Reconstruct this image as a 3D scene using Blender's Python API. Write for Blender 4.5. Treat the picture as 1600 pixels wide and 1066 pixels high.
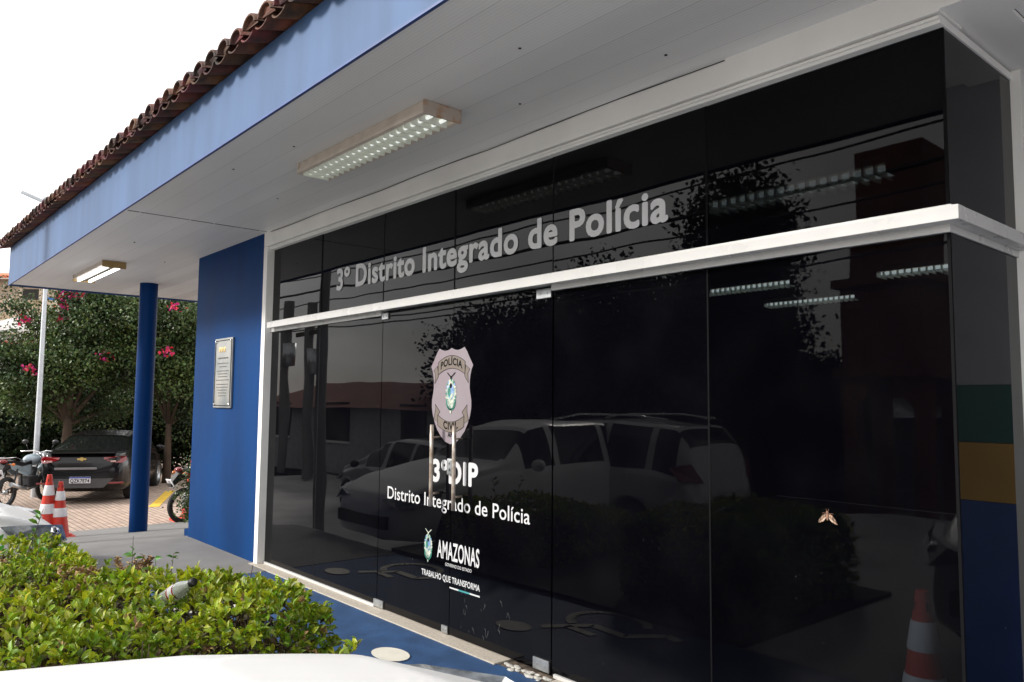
import bpy, bmesh, math, random
from mathutils import Vector, Matrix, Euler
import numpy as np
R = math.radians
S = bpy.context.scene
for o in list(bpy.data.objects): bpy.data.objects.remove(o)

# ------------------------------------------------------------------ camera
CAM = Vector((0, -3.125, 1.531)); FPX = 1218.8
YAW, PIT, ROL = R(49.33), R(4.49), R(0.53)
cf = Vector((-math.sin(YAW)*math.cos(PIT), math.cos(YAW)*math.cos(PIT), math.sin(PIT)))
cr0 = Vector((math.cos(YAW), math.sin(YAW), 0)); cu0 = cr0.cross(cf)
cr = cr0*math.cos(ROL)+cu0*math.sin(ROL); cu = -cr0*math.sin(ROL)+cu0*math.cos(ROL)
cam = bpy.data.cameras.new('camera'); co = bpy.data.objects.new('camera', cam)
S.collection.objects.link(co)
co.matrix_world = Matrix(((cr.x, cu.x, -cf.x, CAM.x), (cr.y, cu.y, -cf.y, CAM.y), (cr.z, cu.z, -cf.z, CAM.z), (0, 0, 0, 1)))
cam.sensor_width = 36; cam.lens = FPX/1600*36; cam.clip_end = 2000; cam.clip_start = 0.05
S.camera = co
# ------------------------------------------------------------------ light
SUN_EL, SUN_AZ = 29, 212      # azimuth clockwise from +Y (north); 180 = straight in front of the facade
w = bpy.data.worlds.new('World'); S.world = w; w.use_nodes = True
nt = w.node_tree; nt.nodes.clear()
wo = nt.nodes.new('ShaderNodeOutputWorld'); bg = nt.nodes.new('ShaderNodeBackground')
sky = nt.nodes.new('ShaderNodeTexSky'); sky.sky_type = 'NISHITA'; sky.sun_disc = False
sky.sun_elevation = R(SUN_EL); sky.sun_rotation = R(SUN_AZ)
tc = nt.nodes.new('ShaderNodeTexCoord'); mp = nt.nodes.new('ShaderNodeMapping'); mp.inputs['Scale'].default_value = (1, 1, 2.2)
nz = nt.nodes.new('ShaderNodeTexNoise'); nz.inputs['Scale'].default_value = 2.6; nz.inputs['Detail'].default_value = 7; nz.inputs['Roughness'].default_value = .55
rp = nt.nodes.new('ShaderNodeValToRGB'); e = rp.color_ramp.elements
e[0].position = .34; e[0].color = (6.2, 6.0, 5.9, 1); e[1].position = .66; e[1].color = (11.5, 11.3, 11.1, 1)
mx = nt.nodes.new('ShaderNodeMix'); mx.data_type = 'RGBA'; mx.inputs[0].default_value = .86
L = nt.links.new
L(tc.outputs['Generated'], mp.inputs['Vector']); L(mp.outputs[0], nz.inputs['Vector']); L(nz.outputs['Fac'], rp.inputs[0])
L(sky.outputs[0], mx.inputs[6]); L(rp.outputs[0], mx.inputs[7]); L(mx.outputs[2], bg.inputs[0]); L(bg.outputs[0], wo.inputs[0])
bg.inputs[1].default_value = 0.15
sl = bpy.data.lights.new('sun', 'SUN'); sl.energy = 3.6; sl.angle = R(10); sl.color = (1, .955, .89)
so = bpy.data.objects.new('sun', sl); S.collection.objects.link(so)
sd = Vector((math.sin(R(SUN_AZ))*math.cos(R(SUN_EL)), math.cos(R(SUN_AZ))*math.cos(R(SUN_EL)), math.sin(R(SUN_EL))))
so.rotation_euler = (-sd).to_track_quat('-Z', 'Y').to_euler()
so.location = (-4, -12, 14)
S.view_settings.view_transform = 'Standard'; S.view_settings.look = 'None'; S.view_settings.gamma = 1
S.view_settings.use_curve_mapping = False
S.view_settings.exposure = 0.6

# ------------------------------------------------------------------ helpers
def ray(x, y): return cf+cr*((x-800)/FPX)-cu*((y-533)/FPX)
def at(x, y, d): return CAM+ray(x, y)*d
def onz(x, y, z): q = ray(x, y); return CAM+q*((z-CAM.z)/q.z)
def mir(x, y, d): q = at(x, y, d); return Vector((q.x, -q.y, q.z))

def link(n, data, mats=(), parent=None):
    o = bpy.data.objects.new(n, data); S.collection.objects.link(o)
    for m in mats: data.materials.append(m)
    if parent: o.parent = parent
    return o
def tag(o, label, cat, group=None, kind=None):
    if label: o['label'] = label
    if cat: o['category'] = cat
    if group: o['group'] = group
    if kind: o['kind'] = kind
    return o
def thing(n, label, cat, loc=(0, 0, 0), rz=0, group=None):
    o = bpy.data.objects.new(n, None); S.collection.objects.link(o); o.location = loc; o.rotation_euler = (0, 0, rz)
    o.empty_display_size = .1
    return tag(o, label, cat, group)
class MB:
    def __init__(s): s.b = bmesh.new(); s.mi = 0
    def box(s, a, b, bev=0, M=None):
        a, b = Vector(a), Vector(b); c = (a+b)/2; d = b-a
        r = bmesh.ops.create_cube(s.b, size=1, matrix=(M or Matrix()) @ Matrix.Translation(c) @ Matrix.Diagonal((abs(d.x), abs(d.y), abs(d.z), 1)))
        vs = r['verts']; fs = list({f for v in vs for f in v.link_faces})
        if bev:
            es = list({e for v in vs for e in v.link_edges})
            rr = bmesh.ops.bevel(s.b, geom=es, offset=bev, segments=2, affect='EDGES', profile=.7)
            fs = list(set(rr['faces']) | {f for f in fs if f.is_valid})
        for f in fs: f.material_index = s.mi
        return s
    def tube(s, pts, r, n=10, cap=True, closed=False):
        pts = [Vector(p) for p in pts]; m = len(pts); rs = r if isinstance(r, (list, tuple)) else [r]*m
        rings = []; up = None
        for i, p in enumerate(pts):
            if closed: t = pts[(i+1) % m]-pts[i-1]
            else: t = pts[min(i+1, m-1)]-pts[max(i-1, 0)]
            t.normalize()
            if up is None:
                up = Vector((0, 0, 1)) if abs(t.z) < .9 else Vector((1, 0, 0))
            a = t.cross(up); 
            if a.length < 1e-4: a = t.orthogonal()
            a.normalize(); b = a.cross(t); up = b
            rings.append([s.b.verts.new(p+(a*math.cos(2*math.pi*k/n)+b*math.sin(2*math.pi*k/n))*rs[i]) for k in range(n)])
        rng = range(m) if closed else range(m-1)
        for i in rng:
            A, B = rings[i], rings[(i+1) % m]
            for k in range(n):
                f = s.b.faces.new((A[k], A[(k+1) % n], B[(k+1) % n], B[k])); f.smooth = True; f.material_index = s.mi
        if cap and not closed:
            for q in (rings[0][::-1], rings[-1]):
                f = s.b.faces.new(q); f.material_index = s.mi
        return s
    def lathe(s, prof, n=32, M=None, smooth=True):
        M = M or Matrix(); rings = []
        for r, z in prof: rings.append([s.b.verts.new(M @ Vector((r*math.cos(2*math.pi*k/n), r*math.sin(2*math.pi*k/n), z))) for k in range(n)])
        for i in range(len(rings)-1):
            A, B = rings[i], rings[i+1]
            for k in range(n):
                f = s.b.faces.new((A[k], A[(k+1) % n], B[(k+1) % n], B[k])); f.smooth = smooth; f.material_index = s.mi
        return s
    def poly(s, pts, flip=False):
        vs = [s.b.verts.new(Vector(p)) for p in pts]
        f = s.b.faces.new(vs[::-1] if flip else vs); f.material_index = s.mi
        return s
    def prism(s, pts, d):                       # polygon swept along vector d
        d = Vector(d); A = [s.b.verts.new(Vector(p)) for p in pts]; B = [s.b.verts.new(Vector(p)+d) for p in pts]; n = len(A)
        fs = [s.b.faces.new(A[::-1]), s.b.faces.new(B)]
        for i in range(n): fs.append(s.b.faces.new((A[i], A[(i+1) % n], B[(i+1) % n], B[i])))
        for f in fs: f.material_index = s.mi
        return s
    def sphere(s, c, r, sc=(1, 1, 1), n=12, M=None):
        rr = bmesh.ops.create_uvsphere(s.b, u_segments=n*2, v_segments=n, radius=r, matrix=(M or Matrix()) @ Matrix.Translation(Vector(c)) @ Matrix.Diagonal((*sc, 1)))
        for v in rr['verts']:
            for f in v.link_faces: f.smooth = True; f.material_index = s.mi
        return s
    def build(s, n, m, parent=None, normals=True):
        if normals: bmesh.ops.recalc_face_normals(s.b, faces=s.b.faces)
        me = bpy.data.meshes.new(n); s.b.to_mesh(me); s.b.free()
        return link(n, me, m if isinstance(m, (list, tuple)) else [m], parent)

# ------------------------------------------------------------------ materials
def mat(n, col, rough=.6, metal=0, var=.12, scale=6, bump=0, bscale=40, spec=.5, col2=None, coat=0, stretch=(1, 1, 1), rvar=0, island=0, trans=0, pos=(.35, .65), rand=0):
    m = bpy.data.materials.new(n); m.use_nodes = True; t = m.node_tree; P = t.nodes['Principled BSDF']; K = t.links.new
    P.inputs['Roughness'].default_value = rough; P.inputs['Metallic'].default_value = metal; P.inputs['Specular IOR Level'].default_value = spec
    P.inputs['Coat Weight'].default_value = coat; P.inputs['Coat Roughness'].default_value = .03
    c = Vector(col[:3]); c2 = Vector(col2[:3]) if col2 else c*(1-var*2)
    tc = t.nodes.new('ShaderNodeTexCoord'); mp = t.nodes.new('ShaderNodeMapping'); mp.inputs['Scale'].default_value = stretch
    K(tc.outputs['Object'], mp.inputs[0])
    nz = t.nodes.new('ShaderNodeTexNoise'); nz.inputs['Scale'].default_value = scale; nz.inputs['Detail'].default_value = 6; K(mp.outputs[0], nz.inputs['Vector'])
    rp = t.nodes.new('ShaderNodeValToRGB'); rp.color_ramp.elements[0].position = pos[0]; rp.color_ramp.elements[1].position = pos[1]
    rp.color_ramp.elements[0].color = (*c2, 1); rp.color_ramp.elements[1].color = (*c, 1)
    K(nz.outputs['Fac'], rp.inputs[0]); out = rp.outputs[0]
    if island:
        g = t.nodes.new('ShaderNodeNewGeometry'); hs = t.nodes.new('ShaderNodeHueSaturation')
        mr = t.nodes.new('ShaderNodeMapRange'); mr.inputs[3].default_value = 1-island; mr.inputs[4].default_value = 1+island
        K(g.outputs['Random Per Island'], mr.inputs[0]); K(mr.outputs[0], hs.inputs['Value'])
        ml = t.nodes.new('ShaderNodeMath'); ml.operation = 'MULTIPLY'; ml.inputs[1].default_value = 7.31; K(g.outputs['Random Per Island'], ml.inputs[0])
        fr = t.nodes.new('ShaderNodeMath'); fr.operation = 'FRACT'; K(ml.outputs[0], fr.inputs[0])
        m2 = t.nodes.new('ShaderNodeMapRange'); m2.inputs[3].default_value = .5-.045; m2.inputs[4].default_value = .5+.03
        K(fr.outputs[0], m2.inputs[0]); K(m2.outputs[0], hs.inputs['Hue']); K(out, hs.inputs['Color']); out = hs.outputs[0]
    K(out, P.inputs['Base Color'])
    if rvar:
        m3 = t.nodes.new('ShaderNodeMapRange'); m3.inputs[3].default_value = rough-rvar; m3.inputs[4].default_value = rough+rvar
        K(nz.outputs['Fac'], m3.inputs[0]); K(m3.outputs[0], P.inputs['Roughness'])
    if bump:
        n2 = t.nodes.new('ShaderNodeTexNoise'); n2.inputs['Scale'].default_value = bscale; n2.inputs['Detail'].default_value = 4; K(tc.outputs['Object'], n2.inputs['Vector'])
        b = t.nodes.new('ShaderNodeBump'); b.inputs['Strength'].default_value = bump; b.inputs['Distance'].default_value = .02; K(n2.outputs['Fac'], b.inputs['Height']); K(b.outputs[0], P.inputs['Normal'])
    if trans:
        tr = t.nodes.new('ShaderNodeBsdfTranslucent'); K(out, tr.inputs[0]); ms = t.nodes.new('ShaderNodeMixShader'); ms.inputs[0].default_value = trans
        K(P.outputs[0], ms.inputs[1]); K(tr.outputs[0], ms.inputs[2]); K(ms.outputs[0], t.nodes['Material Output'].inputs[0])
    return m
def emis(n, col, s):
    m = bpy.data.materials.new(n); m.use_nodes = True; P = m.node_tree.nodes['Principled BSDF']
    P.inputs['Base Color'].default_value = (*col, 1); P.inputs['Emission Color'].default_value = (*col, 1); P.inputs['Emission Strength'].default_value = s
    return m
def glassy(n, transm=.05, tint=(.0015, .0015, .0025), rough=.012, wave=.045, dirt=.002):
    m = bpy.data.materials.new(n); m.use_nodes = True; t = m.node_tree; P = t.nodes['Principled BSDF']; K = t.links.new
    P.inputs['Roughness'].default_value = rough; P.inputs['IOR'].default_value = 1.45; P.inputs['Specular IOR Level'].default_value = .22 if transm < .2 else .28
    tc = t.nodes.new('ShaderNodeTexCoord')
    # fine dust and smears baked in the film
    d = t.nodes.new('ShaderNodeTexNoise'); d.inputs['Scale'].default_value = 3; d.inputs['Detail'].default_value = 8; K(tc.outputs['Object'], d.inputs['Vector'])
    rp = t.nodes.new('ShaderNodeValToRGB'); rp.color_ramp.elements[0].position = .45; rp.color_ramp.elements[1].position = .8
    rp.color_ramp.elements[0].color = (*tint, 1); rp.color_ramp.elements[1].color = (tint[0]+dirt, tint[1]+dirt, tint[2]+dirt, 1); K(d.outputs['Fac'], rp.inputs[0]); 
    sp = t.nodes.new('ShaderNodeTexVoronoi'); sp.inputs['Scale'].default_value = 6; K(tc.outputs['Object'], sp.inputs['Vector'])
    lt = t.nodes.new('ShaderNodeMath'); lt.operation = 'LESS_THAN'; lt.inputs[1].default_value = .014; K(sp.outputs['Distance'], lt.inputs[0])
    mx = t.nodes.new('ShaderNodeMix'); mx.data_type = 'RGBA'; K(lt.outputs[0], mx.inputs[0]); K(rp.outputs[0], mx.inputs[6]); mx.inputs[7].default_value = (.25, .25, .25, 1)
    K(mx.outputs[2], P.inputs['Base Color'])
    n2 = t.nodes.new('ShaderNodeTexNoise'); n2.inputs['Scale'].default_value = 1.3; n2.inputs['Detail'].default_value = 1; K(tc.outputs['Object'], n2.inputs['Vector'])
    b = t.nodes.new('ShaderNodeBump'); b.inputs['Strength'].default_value = wave; b.inputs['Distance'].default_value = .05; K(n2.outputs['Fac'], b.inputs['Height']); K(b.outputs[0], P.inputs['Normal'])
    tr = t.nodes.new('ShaderNodeBsdfTransparent'); tr.inputs[0].default_value = (.9, .95, 1, 1)
    ms = t.nodes.new('ShaderNodeMixShader'); ms.inputs[0].default_value = transm
    K(P.outputs[0], ms.inputs[1]); K(tr.outputs[0], ms.inputs[2]); K(ms.outputs[0], t.nodes['Material Output'].inputs[0])
    return m

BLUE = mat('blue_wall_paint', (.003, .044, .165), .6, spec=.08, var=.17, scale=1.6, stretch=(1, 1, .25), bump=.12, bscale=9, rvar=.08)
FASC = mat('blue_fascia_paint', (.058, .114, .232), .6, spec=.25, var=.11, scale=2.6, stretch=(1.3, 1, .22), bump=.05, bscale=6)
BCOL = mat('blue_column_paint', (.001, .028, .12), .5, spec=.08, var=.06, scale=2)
BDRK = mat('dark_blue_edge', (.02, .06, .22), .5)
WHT = mat('white_wall_paint', (.88, .87, .84), .6, var=.05, scale=2, bump=.05, bscale=15)
ALU = mat('white_coated_aluminium', (.58, .575, .56), .28, var=.03, scale=5, rvar=.05)
GREYM = mat('brushed_steel', (.52, .54, .55), .35, metal=.85, var=.12, scale=14)
STEEL = mat('worn_handle_steel', (.55, .51, .46), .4, metal=.6, var=.2, scale=30, col2=(.36, .27, .2))
GLASS = glassy('black_film_glass', .045)
GLASS3 = glassy('perforated_film_glass', .42)
GLASS4 = glassy('upper_film_glass', .16)
GLASS2 = glassy('side_film_glass', .05, rough=.01)
CONC = mat('concrete_floor', (.19, .185, .18), .85, var=.08, scale=3, bump=.15, bscale=60)
SILL = mat('granite_sill', (.50, .45, .38), .75, var=.12, scale=60, bump=.1, bscale=90, pos=(.3, .7))
BLUF = mat('blue_floor_paint', (.024, .075, .19), .6, var=.14, scale=5, bump=.18, bscale=120, rvar=.1)
WMARK = mat('white_floor_mark', (.74, .71, .62), .7, var=.06, scale=9)
YMARK = mat('yellow_floor_mark', (.75, .48, .05), .7)
ASPH = mat('asphalt', (.06, .058, .056), .9, var=.15, scale=1.5, bump=.3, bscale=80)
LOT = mat('pale_bounce_lot', (.50, .49, .48), .9, var=.10, scale=1.2, bump=.2, bscale=60)  # lot colour raised so it bounces light up onto the canopy ceiling
TILE = mat('terracotta_tile', (.12, .036, .02), .85, var=.2, scale=7, bump=.3, bscale=30, col2=(.022, .011, .009), island=.35)
RUST = mat('rusty_enamel', (.50, .42, .36), .6, scale=9, col2=(.42, .19, .05), pos=(.42, .56))
ENAM = mat('aged_cream_enamel', (.72, .62, .53), .5, var=.1, scale=8)
LOUV = mat('louver_enamel', (.80, .83, .74), .35, var=.04)
BLACK = mat('black_plastic', (.012, .012, .013), .45, var=.1, scale=20)
SEAM = mat('black_silicone', (.004, .004, .005), .8, var=.05, spec=.1)
RUBB = mat('rubber', (.02, .02, .02), .85, var=.1, scale=30, bump=.2)
LEAF = mat('hedge_leaf', (.38, .46, .018), .42, var=.12, scale=2.6, col2=(.15, .25, .014), island=.5, trans=.3)
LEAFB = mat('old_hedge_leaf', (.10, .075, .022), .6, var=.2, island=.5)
LEAFD = mat('dead_leaf', (.42, .28, .11), .7, var=.2, island=.4)
LEAFT = mat('vine_leaf', (.085, .14, .032), .5, var=.2, scale=.9, col2=(.016, .036, .012), island=.5, trans=.2)
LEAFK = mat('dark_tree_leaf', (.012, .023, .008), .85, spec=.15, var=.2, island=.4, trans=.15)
PINK = mat('bougainvillea_bract', (.62, .02, .12), .6, var=.1, island=.3, trans=.2)
BARK = mat('bark', (.075, .048, .03), .9, var=.25, scale=8, bump=.6, bscale=25, stretch=(1, 1, .3))
TWIG = mat('twig', (.10, .07, .045), .9)
CRED = mat('cone_red', (.62, .035, .015), .45, var=.08, scale=9)
CWHT = mat('cone_reflective_band', (.82, .80, .80), .4, var=.05, scale=25, bump=.2, bscale=150)
CARW = mat('white_car_paint', (.86, .86, .85), .4, var=.01, coat=.25, spec=.3)
CARK = mat('black_car_paint', (.004, .004, .005), .2, var=.05, coat=.2, spec=.3)
CGLS = mat('car_glass', (.006, .007, .007), .05, var=.02, spec=.4)
CHROME = mat('chrome', (.8, .8, .8), .12, metal=1, var=.02)
TAILR = mat('red_lamp_lens', (.20, .003, .005), .12, var=.1, scale=18, coat=.6)
LENS = mat('clear_lamp_lens', (.30, .33, .36), .1, var=.35, scale=14, coat=1)
PLATE = mat('plate_white', (.72, .73, .76), .5, var=.03)
PBLUE = mat('plate_blue', (.02, .06, .4), .5)
INK = mat('black_ink', (.008, .008, .009), .8, spec=.05)
GOLD = mat('gold_emblem', (.75, .52, .18), .3, metal=.6, var=.05)
TXT = mat('white_vinyl', (.54, .54, .55), .55, var=.02)
BEIGE = mat('beige_render', (.58, .47, .34), .85, var=.14, scale=.7)
WALLG = mat('stained_white_wall', (.55, .51, .46), .85, var=.2, scale=.6, col2=(.3, .26, .22))
ROOFO = mat('orange_roof_tiles', (.62, .14, .05), .8, var=.15, scale=3)
ROOFW = mat('pale_fibre_roof', (.66, .62, .60), .7, var=.12, scale=2)
ROOFR = mat('red_brown_roof', (.20, .07, .05), .85, var=.2, scale=2)
BRICKT = mat('brown_painted_masonry', (.22, .075, .03), .85, var=.15, scale=1)
DARKW = mat('dark_opening', (.025, .022, .02), .7, var=.1)
SIGNB = mat('blue_sign', (.03, .16, .5), .5)
GALV = mat('galvanised_post', (.60, .63, .66), .45, metal=.3, var=.06)

# PVC plank ceiling: fine ribs along X, a joint every 20 cm
def plank_mat():
    m = mat('pvc_plank_ceiling', (.86, .85, .84), .42, var=.07, scale=1.4, pos=(.25, .7), stretch=(.35, 1.6, 1), rvar=.04); t = m.node_tree; K = t.links.new; P = t.nodes['Principled BSDF']
    tc = t.nodes.new('ShaderNodeTexCoord'); sx = t.nodes.new('ShaderNodeSeparateXYZ'); K(tc.outputs['Object'], sx.inputs[0])
    def saw(per, width):
        a = t.nodes.new('ShaderNodeMath'); a.operation = 'MULTIPLY'; a.inputs[1].default_value = 1/per; K(sx.outputs['Y'], a.inputs[0])
        f = t.nodes.new('ShaderNodeMath'); f.operation = 'FRACT'; K(a.outputs[0], f.inputs[0])
        g = t.nodes.new('ShaderNodeMath'); g.operation = 'LESS_THAN'; g.inputs[1].default_value = width; K(f.outputs[0], g.inputs[0]); return a, g
    a, rib = saw(.02, .16); a2, joint = saw(.2, .022)
    fl = t.nodes.new('ShaderNodeMath'); fl.operation = 'FLOOR'; K(a2.outputs[0], fl.inputs[0])
    wn = t.nodes.new('ShaderNodeTexWhiteNoise'); wn.noise_dimensions = '1D'; K(fl.outputs[0], wn.inputs['W'])
    mr = t.nodes.new('ShaderNodeMapRange'); mr.inputs[3].default_value = .88; mr.inputs[4].default_value = 1.06; K(wn.outputs['Value'], mr.inputs[0])
    s1 = t.nodes.new('ShaderNodeMath'); s1.operation = 'MULTIPLY_ADD'; s1.inputs[1].default_value = -.10; K(rib.outputs[0], s1.inputs[0]); K(mr.outputs[0], s1.inputs[2])
    s2 = t.nodes.new('ShaderNodeMath'); s2.operation = 'MULTIPLY_ADD'; s2.inputs[1].default_value = -.20; K(joint.outputs[0], s2.inputs[0]); K(s1.outputs[0], s2.inputs[2])
    hs = t.nodes.new('ShaderNodeHueSaturation'); K(s2.outputs[0], hs.inputs['Value']); K(P.inputs['Base Color'].links[0].from_socket, hs.inputs['Color']); K(hs.outputs[0], P.inputs['Base Color'])
    ad = t.nodes.new('ShaderNodeMath'); ad.operation = 'ADD'; K(rib.outputs[0], ad.inputs[0]); K(joint.outputs[0], ad.inputs[1])
    b = t.nodes.new('ShaderNodeBump'); b.invert = True; b.inputs['Strength'].default_value = .5; b.inputs['Distance'].default_value = .003; K(ad.outputs[0], b.inputs['Height']); K(b.outputs[0], P.inputs['Normal'])
    return m
PVC = plank_mat()
def paver_mat():
    m = mat('interlocking_pavers', (.48, .36, .28), .9, var=.1, scale=2); t = m.node_tree; K = t.links.new; P = t.nodes['Principled BSDF']
    tc = t.nodes.new('ShaderNodeTexCoord'); br = t.nodes.new('ShaderNodeTexBrick'); K(tc.outputs['Object'], br.inputs['Vector'])
    br.inputs['Color1'].default_value = (.50, .37, .29, 1); br.inputs['Color2'].default_value = (.36, .27, .21, 1); br.inputs['Mortar'].default_value = (.12, .095, .08, 1)
    br.inputs['Scale'].default_value = 1; br.inputs['Brick Width'].default_value = .2; br.inputs['Row Height'].default_value = .1; br.inputs['Mortar Size'].default_value = .008
    mx = t.nodes.new('ShaderNodeMix'); mx.data_type = 'RGBA'; mx.blend_type = 'MULTIPLY'; mx.inputs[0].default_value = .35
    K(br.outputs[0], mx.inputs[6]); K(P.inputs['Base Color'].links[0].from_socket, mx.inputs[7])
    g = t.nodes.new('ShaderNodeGamma'); g.inputs[1].default_value = .85; K(mx.outputs[2], g.inputs[0]); K(g.outputs[0], P.inputs['Base Color'])
    b = t.nodes.new('ShaderNodeBump'); b.invert = True; b.inputs['Distance'].default_value = .01; K(br.outputs['Fac'], b.inputs['Height']); K(b.outputs[0], P.inputs['Normal'])
    return m
PAVE = paver_mat()

# ------------------------------------------------------------------ the setting
def gwalk(x): return -min(.116*max(0, -9.1-x), .62)
def glot(x): return -min(.10*max(0, -5-x), .66)
def sheet(n, x0, x1, y0, y1, zf, m, nx=40, dz=0, side=.25):
    b = MB(); bb = b.b; g = [[bb.verts.new((x0+(x1-x0)*i/nx, y, zf(x0+(x1-x0)*i/nx)+dz)) for y in (y0, y1)] for i in range(nx+1)]
    for i in range(nx): bb.faces.new((g[i][0], g[i+1][0], g[i+1][1], g[i][1]))
    for k in (0, 1):
        lo = [bb.verts.new(g[i][k].co-Vector((0, 0, side))) for i in range(nx+1)]
        for i in range(nx): bb.faces.new((g[i][k], g[i+1][k], lo[i+1], lo[i]))
    for i in (0, nx):
        a, c = g[i]; bb.faces.new((a, c, bb.verts.new(c.co-Vector((0, 0, side))), bb.verts.new(a.co-Vector((0, 0, side)))))
    return tag(b.build(n, m), None, None, kind='structure')
g = MB(); g.poly([(-300, -300, -.9), (300, -300, -.9), (300, 300, -.9), (-300, 300, -.9)]); tag(g.build('ground', ASPH), None, None, kind='structure')
sheet('parking_lot', -22, 14, -8.2, -1.28, glot, LOT, side=.5)
sheet('road', -60, 60, -16, -8.2, lambda x: -.62, ASPH, nx=4)
sheet('far_pavement', -60, 60, -60, -16, lambda x: -.5, CONC, nx=4)
sheet('walkway', -14.1, -6.85, -1.28, 6.5, gwalk, CONC, side=.5)
sheet('paving', -60, -14.1, -1.3, 40, lambda x: -.66, PAVE, nx=6, dz=.003)
sheet('blue_walkway', -6.85, 6, -1.28, -.1, lambda x: 0, BLUF, nx=2, dz=-.004, side=.3)
# wheelchair symbols painted on the blue floor
def symbol(hx, hy, n='pavement_marking', s=1.0):
    b = MB(); z = .002
    def P(x, y): return (hx+x*s, hy+y*s, z)
    b.poly([P(.15*math.cos(a*math.pi/12), .10*math.sin(a*math.pi/12)) for a in range(24)])
    def band(pts, w):
        for i in range(len(pts)-1):
            p, q = Vector((*pts[i], 0)), Vector((*pts[i+1], 0)); d = (q-p).normalized(); nn = Vector((-d.y, d.x, 0))*w/2; d = d*.004
            b.poly([P(*(p-d+nn)[:2]), P(*(p-d-nn)[:2]), P(*(q+d-nn)[:2]), P(*(q+d+nn)[:2])])
    band([(.14, -.14), (.34, -.42), (.66, -.40), (.82, -.62), (.94, -.60)], .075)
    band([(.24, -.27), (.50, -.25)], .06)
    arc = [(.36+.30*math.cos(R(a)), -.56+.24*math.sin(R(a))) for a in range(120, 345, 12)]
    band(arc, .065)
    b.b.normal_update()
    o = b.build(n, WMARK, normals=False)
    for f in o.data.polygons:
        if f.normal.z < 0: f.flip()
    return tag(o, None, None, kind='structure')
symbol(-4.16, -.50); symbol(-6.45, -.38)
b = MB(); q = [onz(244, 789, -.65), onz(249, 791, -.65), onz(264, 773, -.65), onz(261, 769, -.65)]
a_, c_ = onz(240, 792, -.65), onz(266, 767, -.65); d_ = (c_-a_); n_ = Vector((-d_.y, d_.x, 0)).normalized()*.10
b.poly([a_-n_, a_+n_, c_+n_, c_-n_])
ym = b.build('painted_line', YMARK); ym['kind'] = 'structure'

# ------------------------------------------------------------------ police station
XJ, XC, YS, ZS = -7.18, -1.123, .80, 3.15
SE = [-6.18, -5.15, -4.2375, -3.266, -2.20]
ps = thing('police_station', 'blue and white police station with black glazed front under a deep tiled canopy', 'police station')
def part(b, n, m, parent=None, **k): return b.build(n, m, parent or ps, **k)
# canopy
part(MB().box((-13.075, -1.368, ZS), (-7.155, 1.265, ZS+.03)), 'ceiling', PVC)
part(MB().box((-7.146, -1.368, ZS-.006), (4, -.05, ZS+.024)), 'ceiling', PVC)
ZT = lambda x: 3.545+(-3.5-x)*.0136
b = MB(); b.prism([(-13.09, -1.385, ZS-.012), (4, -1.385, ZS-.012), (4, -1.385, ZT(4)), (-13.09, -1.385, ZT(-13.09))], (0, .016, 0)); b.box((-13.09, -1.368, ZS-.012), (-13.076, 1.28, ZT(-13.09))); b.box((-13.075, 1.266, ZS-.012), (-9.1, 1.28, 3.61))
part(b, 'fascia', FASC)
b = MB(); b.box((-13.095, -1.391, ZS-.024), (4, -1.374, ZS-.012)); b.box((-13.095, -1.374, ZS-.024), (-13.08, 1.28, ZS-.012)); part(b, 'drip_edge', BDRK)
# barrel tile roof: rows of overlapping half-round tiles
def roof():
    b = MB(); bb = b.b; rnd = random.Random(4); sp = .205; n = int(17.6/sp); slope = .30
    for i in range(n):
        x = -13.22+i*sp
        for cov in (0, 1):
            xx = x+(sp/2 if cov else 0); r0 = .088; rows = 2
            for k in range(rows):
                y0 = -1.53+k*.42+(0 if cov else .03)-rnd.uniform(0, .012); y1 = y0+.50; zj = rnd.uniform(-.006, .006)
                z0 = ZT(xx)+.012+k*.42*slope+k*.008+(.012 if cov else .0)+zj; z1 = z0+(y1-y0)*slope-.018
                rr0, rr1 = (r0, r0*.86); jr = rnd.uniform(-.04, .04)
                for (t) in (0, .014):
                    ring = []
                    for (yy, zz, rr) in ((y0, z0, rr0-t), (y1, z1, rr1-t)):
                        ring.append([bb.verts.new((xx+rr*math.cos(a)*1.0+jr*.1, yy, zz+(rr*math.sin(a)*.75 if cov else -rr*math.sin(a)*.5+.02))) for a in [math.pi*j/8 for j in range(9)]])
                    for j in range(8):
                        f = bb.faces.new((ring[0][j], ring[0][j+1], ring[1][j+1], ring[1][j])); f.smooth = True
                    if t == 0: first = ring[0]
                for j in range(8): bb.faces.new((first[j], first[j+1], ring[0][j+1], ring[0][j]))
                if cov:
                    cc = [bb.verts.new((v.co.x, y0+.025+.01*math.sin(j*2.1+i), v.co.z)) for j, v in enumerate(ring[0])]; bb.faces.new(cc)
    return b
part(roof(), 'roof_tiles', TILE)
b = MB(); b.prism([(-13.2, -1.38, 3.50), (-13.2, 3.5, 4.9), (-13.2, 3.5, 3.50)], (17.2, 0, 0)); part(b, 'roof', mat('roof_board', (.09, .035, .025), .9))  # plain red-brown board filling the roof under the tiles
# rear slope tiles seen from elsewhere: same colour board carries it
# column
cz = gwalk(-11.65)
part(MB().lathe([(.118, cz-.05), (.118, ZS)], 40), 'column', BCOL).location = (-11.62, .10, 0)
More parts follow.
